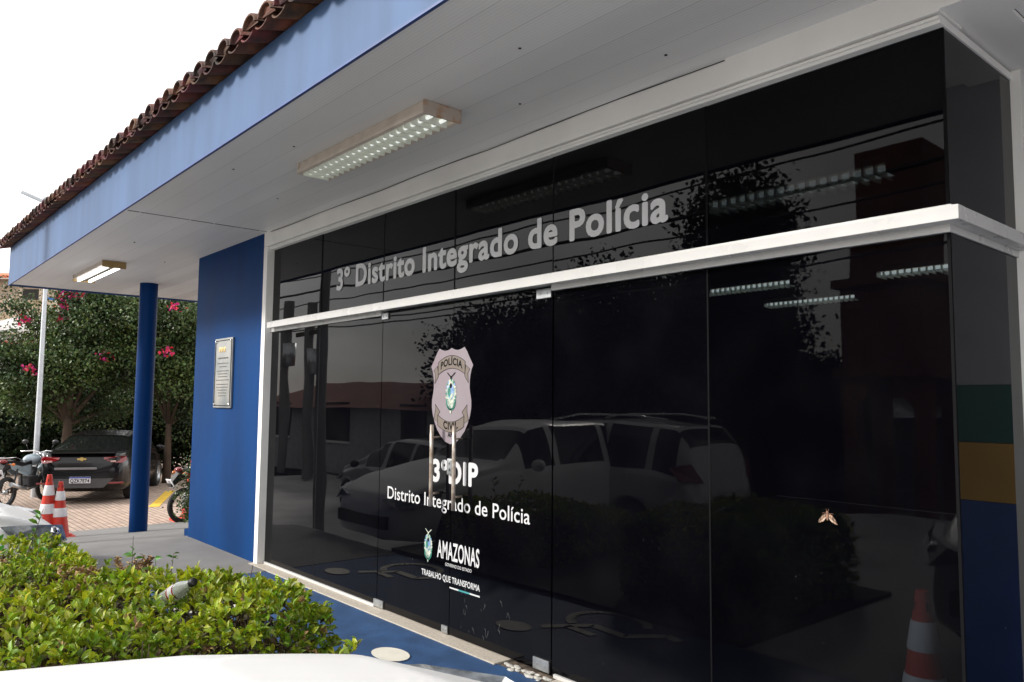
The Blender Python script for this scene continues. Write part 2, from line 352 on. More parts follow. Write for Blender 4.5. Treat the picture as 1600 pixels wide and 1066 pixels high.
# pillar wall, jamb, beam
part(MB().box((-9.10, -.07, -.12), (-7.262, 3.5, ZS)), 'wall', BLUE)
part(MB().box((-9.32, -.04, -.08), (-9.103, .22, .055)), 'plinth', BLUE)
b = MB(); b.box((-7.262, -.075, -.02), (XJ, .14, ZS-.14)); part(b, 'door_jamb', WHT)
b = MB(); b.box((-7.262, -.075, ZS-.137), (XC+.02, .14, ZS)); b.box((XC+.02, -.075, ZS-.128), (4, .14, ZS)); part(b, 'beam', WHT)
b = MB(); b.box((XJ, -.05, 2.978), (XC+.012, .03, ZS-.139)); b.box((XJ, -.062, 2.992), (XC+.012, -.052, 3.004)); b.box((XC-.012, .03, 2.978), (XC+.012, YS, ZS-.14)); part(b, 'head_frame', WHT)
part(MB().box((XC-.015, .14, 3.022), (-.93, YS+.2, 3.04)), 'porch_ceiling', WHT)
part(MB().box((-.93, .14, 3.045), (4, YS+.2, 3.06)), 'porch_ceiling', WHT)
# side wall with painted bands, right of the glazed box
b = MB()
for i, (z0, z1) in enumerate(((1.63, ZS), (1.37, 1.628), (1.107, 1.368), (-.1, 1.105))):
    b.mi = i; b.box((XC+.03, YS+(.004*i), z0), (6, YS+.2, z1))
part(b, 'wall', [mat('grey_band', (.34, .33, .36), .6, var=.06), mat('green_band', (.010, .09, .075), .5, var=.06), mat('yellow_band', (.44, .25, .05), .5, var=.06), mat('blue_band', (.02, .06, .22), .5, var=.08)])
part(MB().box((XC-.02, YS-.055, -.05), (XC+.045, YS+.01, 3.02)), 'door_jamb', WHT)
rnd = random.Random(31); b = MB(); pts = [(-7.1+i*.22, -.0785, ZS-.010-.004*math.sin(i*.9)-rnd.random()*.003) for i in range(24)]
b.tube(pts, .0028, 5); part(b, 'cable', BLACK)
b = MB(); y = -1.34
while y < -.15:
    l_ = rnd.uniform(.06, .22); b.box((-7.155+rnd.uniform(-.004, 0), y, ZS-.0085), (-7.147+rnd.uniform(0, .004), min(y+l_, -.10), ZS-.0005)); y += l_+rnd.uniform(0, .02)
part(b, 'joint_gap', SEAM)
SCR = mat('screw_hole', (.03, .025, .02), .8)
for sx_, sy_ in ((-5.35, -1.12), (-4.6, -1.02), (-2.6, -.86), (-3.1, -.42), (-2.2, -.31), (-5.9, -.55), (-1.75, -1.05), (-8.6, -.9), (-9.6, -.3)):
    part(MB().lathe([(0, ZS-.0095), (.007, ZS-.009), (.009, ZS-.004)], 10, Matrix.Translation((sx_, sy_, 0))), 'screw', SCR)
# glazing rail
b = MB()
b.box((-7.10, -.092, 2.210), (XC+.067, -.03, 2.264), .003); b.box((XJ, -.028, 2.216), (XC+.02, .03, 2.284), .002)
part(b, 'transom_rail', ALU)
b = MB(); b.box((XC+.005, -.028, 2.2105), (XC+.066, YS-.05, 2.2635), .003); part(b, 'transom_rail', ALU)
for x0, x1 in ((XJ, SE[1]), (SE[3], XC+.012)): part(MB().box((x0, -.022, 2.181), (x1, .022, 2.2155)), 'glass_channel', ALU)
part(MB().box((XC-.012, .0225, 2.181), (XC+.012, YS-.05, 2.210)), 'glass_channel', ALU)
for x0, x1 in ((XJ, SE[1]-.02), (SE[3]+.03, XC)): part(MB().box((x0, -.02, .002), (x1, .02, .022)), 'floor_channel', ALU)
for x0, x1 in ((-7.262, SE[3]-.36), (SE[3]+.06, XC+.06)): part(MB().box((x0, -.125, -.1), (x1, .15, .004), .004), 'sill', SILL)
# broken piece of threshold with patched cement
b = MB(); rnd = random.Random(3)
b.box((SE[3]-.358, -.118, -.1), (SE[3]+.058, .15, -.006))
part(b, 'sill', mat('broken_threshold', (.16, .12, .085), .95, scale=14, col2=(.03, .02, .015), bump=.8, bscale=30))
b = MB()
for i in range(26):
    x = SE[3]-.34+rnd.random()*.38; y = -.11+rnd.random()*.07; s = rnd.uniform(.008, .022); 
    b.sphere((x, y, -.002), s, (1.6, 1, .35), 4)
part(b, 'cement_crumbs', mat('cement_crumb', (.62, .60, .55), .9, var=.3, scale=30))
# panes, each sitting a touch out of true
prnd = random.Random(21)
def pane(n, a, c, m, parent, parts=ps, tilt=0):
    ctr = (Vector(a)+Vector(c))/2; rz_, rx_ = prnd.uniform(-.0022, .0022), prnd.uniform(-.0012, .0012)
    Mq = Matrix.Translation(ctr) @ Matrix.Rotation(rz_, 4, 'Z') @ Matrix.Rotation(rx_, 4, 'X') @ Matrix.Translation(-ctr)
    b = MB(); b.box((a[0], a[1], a[2]), (c[0], c[1], c[2]), M=Mq); return b.build(n, m, parent)
edges = [XJ]+SE+[XC]; rnd = random.Random(8)
for i in range(6):
    x0, x1 = edges[i]+.0045, edges[i+1]-.0045
    tilt = rnd.uniform(-.0012, .0012)
    o = pane('window_pane', (x0, -.004+tilt*2, 2.284), (x1, .004+tilt*2, 2.985), GLASS4 if i == 5 else GLASS, ps)
for i in (0, 1, 4, 5):
    x0, x1 = edges[i]+.0045, edges[i+1]-.0045
    pane('window_pane', (x0, -.004, .02), (x1, .004, 2.195), GLASS3 if i == 5 else GLASS, ps)
pane('window_pane', (XC-.004, .008, .02), (XC+.004, YS-.06, 2.195), GLASS2, ps)
pane('window_pane', (XC-.004, .008, 2.20), (XC+.004, YS-.06, 2.985), GLASS2, ps)
# black silicone seams
for x in SE: part(MB().box((x-.007, -.006, 2.285), (x+.007, .006, 2.98)), 'silicone_seam', SEAM)
for x in (SE[0], SE[4]): part(MB().box((x-.0048, -.0045, .02), (x+.0048, .0045, 2.18)), 'silicone_seam', SEAM)
for z0, z1 in ((.02, 2.18), (2.285, 2.98)): part(MB().box((XC-.006, -.0055, z0), (XC+.005, .006, z1)), 'silicone_seam', SEAM)
doors = []
for k, (x0, x1) in enumerate(((SE[1]+.006, SE[2]-.004), (SE[2]+.004, SE[3]-.006))):
    d = pane('glass_door', (x0, -.005, .012), (x1, .005, 2.207), GLASS, ps); doors.append(d)
    hx = -4.372 if k == 0 else -4.118
    b = MB(); b.tube([(hx, -.075, .83), (hx, -.075, .95), (hx, -.075, 1.2), (hx, -.075, 1.375)], .0135, 14)
    for z in (.915, 1.29): b.tube([(hx, -.075, z), (hx, -.004, z)], .0065, 8)
    for z in (.915, 1.29): b.tube([(hx, .004, z), (hx, .075, z)], .0065, 8)
    b.tube([(hx, .075, .83), (hx, .075, 1.375)], .0135, 10)
    b.build('door_handle', STEEL, d)
rnd = random.Random(77); b = MB()
for i in range(22):
    x = rnd.uniform(-4.12, -3.62); z = rnd.uniform(.05, .30); l_ = rnd.uniform(.01, .045); a_ = rnd.uniform(1.2, 2.2)
    b.tube([(x, -.0055, z), (x+l_*.5*math.cos(a_)+.003, -.0056, z+l_*.5), (x+l_*math.cos(a_), -.0055, z+l_)], .0006, 4)
b.build('scratch_marks', mat('scratch', (.35, .36, .36), .5), doors[1])
# lock case
b = MB(); b.box((-4.262, -.03, 1.045), (-4.205, -.006, 1.155), .012); b.tube([(-4.233, -.03, 1.085), (-4.233, -.038, 1.085)], .012, 12); b.tube([(-4.233, -.03, 1.125), (-4.233, -.036, 1.125)], .008, 10); b.build('door_lock', GREYM, doors[1])
def hinge(x0, x1, z0, z1, d, chamf=True):
    b = MB(); b.box((x0, -.016, z0), (x1, -.0052, z1), .004); 
    for fx in (.25, .75): b.tube([(x0+(x1-x0)*fx, -.016, (z0+z1)/2), (x0+(x1-x0)*fx, -.019, (z0+z1)/2)], .006, 8)
    b.build('hinge_plate', GREYM, d)
hinge(SE[1]-.03, SE[1]+.10, .01, .065, doors[0]); hinge(SE[2]-.075, SE[2]-.008, .012, .06, doors[0])
hinge(SE[3]-.145, SE[3]-.012, .012, .078, doors[1]); hinge(SE[3]-.135, SE[3]-.01, 2.142, 2.2, doors[1]); hinge(SE[1]+.0, SE[1]+.09, 2.15, 2.2, doors[0])

# ---- lettering
def text(s, n, x0, x1, zb, cap, m, parent, bold=0., y=-.0062, th=.0006, fn=None):
    cu_ = bpy.data.curves.new(n, 'FONT'); cu_.body = s; cu_.size = 1; cu_.space_character = 1+bold*2.2; cu_.resolution_u = 4
    to = bpy.data.objects.new(n, cu_); S.collection.objects.link(to)
    dg = bpy.context.evaluated_depsgraph_get(); me = bpy.data.meshes.new_from_object(to.evaluated_get(dg)); bpy.data.objects.remove(to)
    co_ = np.empty(len(me.vertices)*3); me.vertices.foreach_get('co', co_); co_ = co_.reshape(-1, 3)
    faces = [tuple(p.vertices) for p in me.polygons]
    mn, mx_ = co_.min(0)-bold, co_.max(0)+bold; sx = (x1-x0)/(mx_[0]-mn[0]); sz = cap/(.7+2*bold)
    offs = [(0, 0)]+([(bold*math.cos(a), bold*math.sin(a)) for a in [math.pi*k/6 for k in range(12)]] if bold else [])
    V = []; F = []
    for k, (ox, oz) in enumerate(offs):
        base = len(V)
        for c in co_:
            p = Vector(((c[0]+ox-mn[0])*sx+x0, y-k*.00005, (c[1]+oz+bold)*sz+zb)); V.append(fn(p) if fn else p)
        F += [tuple(base+i for i in f) for f in faces]
    # one mesh per word: split where the gap between glyphs is wide
    nv = len(co_); xs_ = sorted((min(co_[i][0] for i in f), max(co_[i][0] for i in f)) for f in faces); cuts = []; e_ = xs_[0][1]
    for a_, b_ in xs_:
        if a_ > e_+.13+bold: cuts.append((e_+a_)/2)
        e_ = max(e_, b_)
    res = None
    for k in range(len(cuts)+1):
        sel = [f for f in F if sum(co_[f[0] % nv][0] > c for c in cuts) == k]; ids = sorted({i for f in sel for i in f}); mp_ = {i: j for j, i in enumerate(ids)}
        me2 = bpy.data.meshes.new(n); me2.from_pydata([V[i] for i in ids], [], [tuple(mp_[i] for i in f) for f in sel]); me2.update(); res = link(n, me2, [m], parent)
    return res
text('3º Distrito Integrado de Polícia', 'lettering', -5.90, -2.43, 2.45, .188, TXT, ps, bold=.032)
text('3ºDIP', 'lettering', -4.455, -3.95, .985, .158, TXT, ps, bold=.04)
text('Distrito Integrado de Polícia', 'lettering', -5.027, -3.452, .815, .092, TXT, ps, bold=.008)
text('AMAZONAS', 'lettering', -4.384, -3.926, .486, .120, TXT, ps, bold=.02)
text('GOVERNO DO ESTADO', 'lettering', -4.29, -4.005, .445, .021, TXT, ps, bold=.01)
text('TRABALHO QUE TRANSFORMA', 'lettering', -4.566, -3.918, .343, .041, TXT, ps, bold=.022)
for x0, x1 in ((-4.236, -4.14), (-4.02, -3.917)): MB().box((x0, -.0075, .307), (x1, -.0062, .317)).build('underline', TXT, ps)
b = MB(); b.box((-4.139, -.0075, .307), (-4.021, -.0062, .317)); b.build('underline', mat('teal_vinyl', (.05, .28, .30), .5), ps)

# ---- badge
def flat(n, pts, m, y, parent, th=.0008):
    b = MB(); b.prism([(p[0], y, p[1]) for p in pts], (0, -th, 0)); return b.build(n, m, parent)
bc = -4.252
rightside = [(0, 1.893), (.035, 1.880), (.075, 1.876), (.112, 1.884), (.142, 1.894), (.17, 1.865), (.20, 1.82), (.237, 1.772), (.222, 1.745), (.21, 1.71), (.203, 1.67), (.203, 1.62), (.212, 1.58), (.222, 1.54), (.222, 1.49), (.21, 1.44), (.187, 1.39), (.155, 1.34), (.11, 1.295), (.06, 1.262), (0, 1.247)]
VB = mat('badge_white_vinyl', (.22, .19, .21), .55, var=.03, scale=3, col2=(.20, .155, .18)); VT = mat('badge_tan_vinyl', (.15, .12, .10), .55, var=.06)
badge = flat('police_badge', [(bc+x, z) for x, z in rightside]+[(bc-x, z) for x, z in rightside[-2:0:-1]], VB, -.0062, ps)
def arcband(w, zc, sag, h, n=16):
    top = []; bot = []
    for i in range(n+1):
        t = -1+2*i/n; top.append((bc+w*t, zc+h/2+sag*(1-t*t))); bot.append((bc+w*t, zc-h/2+sag*(1-t*t)*.95))
    return top+bot[::-1]
def ribbon(n, w, zc, sag, h, tails, up):
    b = MB(); b.mi = 0
    P = arcband(w, zc, sag, h); b.prism([(p[0], -.0075, p[1]) for p in P], (0, -.0008, 0))
    for s in (-1, 1):
        q = [(bc+s*x, z) for x, z in tails]; b.prism([(p[0], -.0071, p[1]) for p in q], (0, -.0008, 0))
        b.mi = 1; b.tube([(p[0], -.0082, p[1]) for p in q+[q[0]]], .0016, 5); b.mi = 0
    b.mi = 1; b.tube([(p[0], -.0086, p[1]) for p in P+[P[0]]], .0016, 5)
    return b.build(n, [VT, INK], badge)
ribbon('ribbon', .152, 1.755, .045, .085, [(.15, 1.72), (.16, 1.775), (.205, 1.745), (.183, 1.72), (.19, 1.655), (.15, 1.70)], 1)
ribbon('ribbon', .148, 1.405, -.045, .072, [(.146, 1.44), (.125, 1.462), (.18, 1.512), (.178, 1.47), (.195, 1.41), (.148, 1.39)], 0)
def arctext(s, n, xs, zc, sag, w, cap, m, parent, bold):
    return text(s, n, bc-xs, bc+xs, zc, cap, m, parent, bold=bold, y=-.0085, fn=lambda p: Vector((p.x, p.y, p.z+sag*(1-((p.x-bc)/w)**2))))
arctext('POLÍCIA', 'lettering', .122, 1.732, .045, .152, .050, INK, badge, .03)
arctext('CIVIL', 'lettering', .082, 1.386, -.045, .148, .052, INK, badge, .03)
text('AM', 'lettering', bc-.03, bc+.03, 1.295, .032, INK, badge, bold=.03, y=-.0085, th=.0006)
def arms(cx, zc, s, parent, dark):
    GR = mat('arms_green', (.03, .22, .16), .5, var=.2, scale=60); BL = mat('arms_blue', (.22, .36, .62), .5, var=.2, scale=60); CRM = mat('arms_cream', (.58, .58, .48), .5, var=.25, scale=60, col2=(.2, .3, .25))
    b = MB(); rnd = random.Random(5); y = -.0082
    def ell(x, z, a, c, mi, yy, n=14, rot=0):
        b.mi = mi; b.prism([(cx+s*(x+a*math.cos(t)*math.cos(rot)-c*math.sin(t)*math.sin(rot)), yy, zc+s*(z+a*math.cos(t)*math.sin(rot)+c*math.sin(t)*math.cos(rot))) for t in [2*math.pi*i/n for i in range(n)]], (0, -.0006, 0))
    ell(0, 0, .085, .15, 0, y, 22)
    for i in range(26):
        t = 2*math.pi*i/26; ell(.085*math.cos(t), .15*math.sin(t), .017, .012, rnd.choice((0, 1, 0, 2)), y-.0006, 8, t)
    ell(0, .02, .058, .085, 2, y-.0012, 18); ell(-.028, .02, .026, .055, 1, y-.0018, 12); ell(.012, -.03, .05, .018, 0, y-.0024, 12, .9); ell(0, .085, .022, .03, 3, y-.0018, 10)
    for i in range(9):
        t = math.pi*(1.08+.84*i/8); ell(.075*math.cos(t), -.08+.10*math.sin(t)*.9, .026, .011, 1, y-.0018, 8, t+1.2)
    for i in range(7):
        t = math.pi*(1.12+.76*i/6); ell(.05*math.cos(t), -.075+.075*math.sin(t), .02, .008, 0, y-.0024, 8, t+1.2)
    ell(0, -.185, .014, .03, 0, y-.0018, 10)
    m4 = 3 if dark else 0
    b.mi = m4
    for sgn in (-1, 1):
        pts = [(0, .185), (.03*sgn, .205), (.055*sgn, .225), (.085*sgn, .232), (.06*sgn, .212), (.03*sgn, .19), (0, .17)]
        b.prism([(cx+s*p[0], y-.0006-.0004*sgn, zc+s*p[1]) for p in pts], (0, -.0006, 0))
    ell(0, .172, .012, .022, m4, y-.0024, 8)
    return b.build('coat_of_arms', [CRM, GR, BL, INK], parent)
arms(bc, 1.585, .62, badge, True)
arms(-4.487, .545, .50, ps, False)

# interior room seen faintly through the film
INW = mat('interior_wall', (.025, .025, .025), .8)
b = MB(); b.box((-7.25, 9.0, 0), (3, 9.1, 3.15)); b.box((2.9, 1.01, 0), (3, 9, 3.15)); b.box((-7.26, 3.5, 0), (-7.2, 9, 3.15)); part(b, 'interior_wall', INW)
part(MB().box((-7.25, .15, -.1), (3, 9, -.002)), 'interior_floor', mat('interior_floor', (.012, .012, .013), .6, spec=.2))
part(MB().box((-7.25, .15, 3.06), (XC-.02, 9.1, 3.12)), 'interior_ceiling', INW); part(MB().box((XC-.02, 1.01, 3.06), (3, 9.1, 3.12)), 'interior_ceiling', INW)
LAMPIN = emis('lit_tubes', (.92, 1, .94), 1.0)
def ceiling_lamp_in(x, y, z, l=1.25):
    t = thing('ceiling_lamp', None, 'ceiling lamp', (x, y, z), 0, 'lit lamps inside the lobby')
    MB().box((-l/2, -.12, 0), (l/2, .12, .05)).build('housing', ENAM, t)
    b = MB(); b.box((-l/2+.03, -.08, -.03), (l/2-.03, -.05, -.004)); b.box((-l/2+.03, .05, -.03), (l/2-.03, .08, -.004)); b.build('tube', LAMPIN, t)
    b = MB()
    n = 18
    for i in range(n+1): b.box((-l/2+l*i/n-.004, -.12, -.055), (-l/2+l*i/n+.004, .12, -.002))
    b.build('louver', LOUV, t); return t
for (x, y, z, lb) in ((-2.52, 1.39, 2.9, 'lit louvered lamp above the transom, brightest seen through the upper dark glass'),
        (-5.07, 4.82, 2.9, 'lit lamp row behind the lower glass, left of the other one just under the rail'),
        (-5.12, 6.43, 2.9, 'faint lit lamp behind the lower glass, lowest of the ones seen'),
        (-2.96, 5.0, 2.9, 'lit lamp inside seen across the glass corner below the rail')):
    ceiling_lamp_in(x, y, z)['label'] = lb

# plaque on the blue wall
t = thing('wall_plaque', 'worn silvery metal commemorative plaque on the blue wall', 'plaque', (-8.18, -.07, 1.81))
PLQ = mat('tarnished_plaque', (.46, .44, .41), .34, metal=.8, scale=3.2, col2=(.22, .25, .26), bump=.1, bscale=18)
MB().box((-.245, -.022, -.365), (.245, -.002, .365), .004).build('plate', PLQ, t)
b = MB()
for a, c in (((-.225, -.026, -.345), (.225, -.0225, -.338)), ((-.225, -.026, .338), (.225, -.0225, .345)), ((-.225, -.026, -.337), (-.218, -.0225, .337)), ((.218, -.026, -.337), (.225, -.0225, .337))): b.box(a, c)
b.build('border', INK, t)
rnd = random.Random(12); b = MB()
for i, z in enumerate((.155, .10, .065, .02, -.01, -.04, -.075, -.12, -.15, -.18, -.21, -.24)):
    w_ = rnd.uniform(.10, .18); x = -w_; h_ = .010 if i else .016
    while x < w_:
        l_ = rnd.uniform(.015, .05); b.box((x, -.0238, z-h_/2), (min(x+l_, w_), -.0225, z+h_/2)); x += l_+.012
b.build('engraved_lines', mat('engraving', (.12, .12, .11), .6, var=.2, scale=30), t)
b = MB()
for x in (-.10, -.035, .03): b.sphere((x, -.0225, .245), .026, (1, .12, 1.2), 8)
b.build('relief_crest', GOLD, t)
for x in (-.21, .21):
    for z in (-.33, .33): MB().lathe([(0, .008), (.01, .006), (.012, 0)], 12, Matrix.Translation((x, -.026, z)) @ Matrix.Rotation(R(90), 4, 'X')).build('screw', CHROME, t)

# canopy lamps
t = thing('ceiling_lamp', 'louvered fluorescent fixture with rusty end on the white canopy ceiling above the lettering', 'ceiling lamp', (-4.15, -.725, ZS-.006))
l = 1.50
b = MB(); b.box((-l/2, -.115, -.045), (l/2, .115, -.001), .004); b.box((-l/2, -.125, -.072), (l/2, -.095, -.046), .003); b.box((-l/2, .095, -.072), (l/2, .125, -.046), .003); b.build('housing', ENAM, t)
MB().box((l/2+.001, -.125, -.078), (l/2+.012, .125, -.001), .003).build('end_cap', RUST, t)
MB().box((-l/2-.012, -.125, -.078), (-l/2-.001, .125, -.001), .003).build('end_cap', ENAM, t)
b = MB(); n = 19
for i in range(n+1):
    x = -l/2+.02+(l-.10)*i/n; b.prism([(x-.012, -.093, -.048), (x+.012, -.093, -.048), (x+.003, -.093, -.088), (x-.003, -.093, -.088)], (0, .186, 0))
b.build('louver', LOUV, t)
b = MB()
for y in (-.045, .045): b.tube([(-l/2+.03, y, -.062), (l/2-.03, y, -.062)], .012, 10)
b.build('tube', emis('dim_lit_tube', (.95, 1, .93), .42), t)
t = thing('ceiling_lamp', 'lit open fixture with two bare tubes and a rusty tan end, near the round column', 'ceiling lamp', (-10.75, -.75, ZS))
b = MB(); b.box((-l/2, -.125, -.05), (l/2, .125, -.001), .004); b.build('housing', ENAM, t)
TRUST = mat('tan_rust', (.40, .26, .10), .6, var=.15, scale=9)
for x0, x1 in ((l/2+.001, l/2+.014), (-l/2-.012, -l/2-.001)): MB().box((x0, -.13, -.082), (x1, .13, -.001), .003).build('end_cap', TRUST, t)
MB().box((-l/2+.03, -.02, -.07), (l/2-.02, .02, -.051)).build('ballast', mat('dark_reflector', (.12, .11, .10), .5), t)
for y in (-.065, .065): MB().tube([(-l/2+.02, y, -.068), (l/2-.03, y, -.068)], .015, 12).build('tube', emis('lit_tube', (.95, 1, 1), 4.0), t)

# moth on the glass
t = thing('moth', 'small brown and cream moth resting on the black glass', 'moth', (-1.62, -.006, 1.075))
MO = mat('moth_wing', (.42, .26, .17), .8, scale=150, col2=(.05, .03, .02), pos=(.45, .58)); MOL = mat('moth_cream', (.55, .42, .32), .8)
for s in (-1, 1):
    pts = [(s*.004, .012), (s*.020, .004), (s*.034, -.012), (s*.042, -.030), (s*.034, -.029), (s*.020, -.024), (s*.008, -.012)]
    MB().prism([(p[0], -.004, p[1]) for p in pts], (0, -.0012, 0)).build('wing', MO, t)
    MB().prism([(s*p[0], -.0056, p[1]) for p in ((.004, -.002), (.016, -.012), (.026, -.02), (.041, -.029), (.032, -.024), (.014, -.018))], (0, -.0008, 0)).build('wing', MOL, t)
b = MB(); b.sphere((0, -.006, -.002), .005, (1, .8, 3.2), 8); b.sphere((0, -.006, .016), .0055, (1, .9, 1), 8)
for s in (-1, 1):
    b.tube([(s*.002, -.006, .018), (s*.006, -.006, .03)], .0008, 5); b.tube([(s*.003, -.006, .012), (s*.02, -.004, .012), (s*.026, -.001, .009)], .0008, 5)
b.build('body', mat('moth_body', (.28, .15, .10), .9), t)
#PART2

# ------------------------------------------------------------------ cones
CSLOT = mat('cone_slot', (.12, .01, .008), .7)
def cone(loc, h, label, group, rz=0):
    t = thing('traffic_cone', label, 'traffic cone', loc, rz, group)
    k = h/.75; r = lambda z: (.128-.108*(z/.75)) if z < .75 else .02
    MB().box((-.19*k, -.19*k, 0), (.19*k, .19*k, .03*k), .012).build('base', CRED, t)
    b = MB(); b.lathe([(r(z)*k+.006, z*k) for z in (.03, .2, .4, .6, .742)]+[(.026*k, .75*k), (.016*k, .75*k), (.014*k, .70*k)], 32)
    b.build('body', CRED, t)
    for z0, z1 in ((.29, .405), (.505, .625)):
        MB().lathe([(r(z0)*k+.009, z0*k), (r(z0)*k+.0105, z0*k+.004), (r(z1)*k+.0105, z1*k-.004), (r(z1)*k+.009, z1*k)], 32).build('reflective_band', CWHT, t)
    # slots at the top
    for a in range(4):
        b = MB(); an = R(a*90+35); d = Vector((math.cos(an), math.sin(an), 0)); zz = .68*k; q = d*(r(.68)*k+.003)
        b.box((-.0045, -.006*k, -.022*k), (.0045, .006*k, .022*k), M=Matrix.Translation(q+Vector((0, 0, zz))) @ Matrix.Rotation(an, 4, 'Z'))
        b.build('slot', CSLOT, t)
    return t
cone((-12.12, -.77, gwalk(-12.2)), .76, 'red and white traffic cone nearer the round column, right of its pair', 'red and white traffic cones')
cone((-12.17, -.90, gwalk(-12.4)+.04), .84, 'taller looking red and white traffic cone behind the other, closer to the motorcycle', 'red and white traffic cones', .5)
cone((-1.43, .42, 0), .75, 'red and white traffic cone inside, seen dimly through the right dark pane at floor level', 'red and white traffic cones', .3)
q = at(303, 720, 14.2); cone((q.x, q.y, -.66), 1.18, 'tall red and white cone mostly hidden by the blue pillar wall', 'red and white traffic cones')

# ------------------------------------------------------------------ foliage
def mesh_np(n, V, F, m, parent=None):
    me = bpy.data.meshes.new(n); V = np.asarray(V, np.float32).reshape(-1, 3); F = np.asarray(F, np.int32); k = F.shape[1]
    me.vertices.add(len(V)); me.vertices.foreach_set('co', V.ravel()); me.loops.add(F.size); me.loops.foreach_set('vertex_index', F.ravel())
    me.polygons.add(len(F)); me.polygons.foreach_set('loop_start', np.arange(len(F))*k); me.polygons.foreach_set('loop_total', np.full(len(F), k))
    me.update(calc_edges=True); return link(n, me, [m] if not isinstance(m, list) else m, parent)
def leaves(P, D, Lg, Wd, rng, fold=.25, curl=.15):
    """one folded pointed leaf per base point P growing along D; 6 verts, 4 quads"""
    n = len(P); D = D/np.linalg.norm(D, axis=1)[:, None]
    A = rng.normal(size=(n, 3)); Sd = np.cross(D, A); Sd /= np.linalg.norm(Sd, axis=1)[:, None]; N = np.cross(Sd, D)
    flip = np.where(N[:, 2:3] < 0, -1, 1); N = N*flip
    L_ = Lg[:, None]; W_ = Wd[:, None]
    v0 = P; v1 = P+D*L_*.38-N*L_*curl*.2; v2 = P+D*L_*.72-N*L_*curl*.6; v3 = P+D*L_-N*L_*curl*1.6
    a1 = v1+Sd*W_*.5+N*W_*fold; b1 = v1-Sd*W_*.5+N*W_*fold; a2 = v2+Sd*W_*.42+N*W_*fold; b2 = v2-Sd*W_*.42+N*W_*fold
    V = np.stack([v0, a1, v1, b1, a2, v2, b2, v3], 1).reshape(-1, 3)
    q = np.array([[0, 1, 4, 5], [0, 5, 6, 3], [5, 4, 7, 7], [5, 7, 7, 6]])
    T = np.array([[0, 1, 4], [0, 4, 5], [0, 5, 6], [0, 6, 3], [5, 4, 7], [5, 7, 6]])
    F = (T[None]+8*np.arange(n)[:, None, None]).reshape(-1, 3)
    return V, F
def snoise(x, y, z=0, s=1.):
    return (np.sin(x*2.1*s+y*1.3*s+z)+np.sin(y*2.9*s-x*1.1*s+1.7+z*1.3)+np.sin((x+y)*4.3*s+z*2)*.5)/2.5
def hedge(label, x0, x1, y0, y1, ztop, zbot, seed, brown=0, bulge=.05, dens=1.0):
    rng = np.random.default_rng(seed)
    t = thing('hedge', label, 'hedge', ((x0+x1)/2, (y0+y1)/2, zbot)); off = np.array([(x0+x1)/2, (y0+y1)/2, zbot])
    lx, ly, lz = x1-x0, y1-y0, ztop-zbot
    areas = np.array([lx*ly, ly*lz, lx*lz, lx*lz, ly*lz]); nt_ = int(areas.sum()*430*dens); f = rng.choice(5, nt_, p=areas/areas.sum()); u = rng.random(nt_); v = rng.random(nt_)
    P = np.zeros((nt_, 3)); N = np.zeros((nt_, 3))
    for k in range(5):
        m = f == k
        if k == 0: P[m] = np.c_[x0+u[m]*lx, y0+v[m]*ly, np.full(m.sum(), ztop)]; N[m] = (0, 0, 1)
        if k in (1, 4): P[m] = np.c_[np.full(m.sum(), x1 if k == 1 else x0), y0+u[m]*ly, zbot+v[m]*lz]; N[m] = (1 if k == 1 else -1, 0, .25)
        if k in (2, 3): P[m] = np.c_[x0+u[m]*lx, np.full(m.sum(), y0 if k == 2 else y1), zbot+v[m]*lz]; N[m] = (0, -1 if k == 2 else 1, .25)
    # round the shoulders, lumps
    c = off+np.array([0, 0, lz*.5]); d = (P-c)/np.array([lx/2, ly/2, lz/2]); r = np.power((np.abs(d)**6).sum(1), 1/6)[:, None]; P = c+d/r*np.array([lx/2, ly/2, lz/2])
    P += N*(snoise(P[:, 0], P[:, 1], P[:, 2]*3, 2.2)*bulge)[:, None]; P -= N*(rng.random(nt_)**1.6*.11)[:, None]; P += rng.normal(size=P.shape)*.008
    out = N+rng.normal(size=N.shape)*.38+np.array([0, 0, .35])
    br = rng.random(nt_) < .035
    if brown: br = (snoise(P[:, 0]*1.2, P[:, 1]*1.2, 4., 2.) > 1-brown) | (rng.random(nt_) < .015)
    P = P-off
    for name, sel, mt, ln in (('foliage', ~br, LEAF, .040), ('dead_foliage', br, LEAFD, .032)):
        Ps, Os = P[sel], out[sel]; K = 6
        if len(Ps) == 0: continue
        Pk = np.repeat(Ps, K, 0)+rng.normal(size=(len(Ps)*K, 3))*.005; Dk = np.repeat(Os, K, 0)+rng.normal(size=(len(Ps)*K, 3))*.62
        Lg = ln*rng.uniform(.55, 1.2, len(Pk)); V, F = leaves(Pk, Dk, Lg, Lg*rng.uniform(.36, .5, len(Pk)), rng, .22, .18); mesh_np(name, V, F, mt, t)
    # older inner leaves and twigs
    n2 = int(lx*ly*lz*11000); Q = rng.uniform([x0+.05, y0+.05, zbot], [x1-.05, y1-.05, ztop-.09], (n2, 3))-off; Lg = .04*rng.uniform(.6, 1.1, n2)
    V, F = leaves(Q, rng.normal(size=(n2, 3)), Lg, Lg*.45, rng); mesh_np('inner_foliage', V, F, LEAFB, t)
    b = MB(); r_ = random.Random(seed)
    for i in range(int(70*lx*ly)):
        x, y = r_.uniform(x0+.1, x1-.06), r_.uniform(y0+.1, y1-.06); p = Vector((x, y, zbot))-Vector(off); q = p+Vector((r_.uniform(-.1, .1), r_.uniform(-.1, .1), lz*r_.uniform(.8, .97)))
        b.tube([p, (p+q)/2+Vector((r_.uniform(-.04, .04), r_.uniform(-.04, .04), 0)), q], [.006, .004, .002], 4, cap=False)
    b.build('twigs', TWIG, t)
    return t
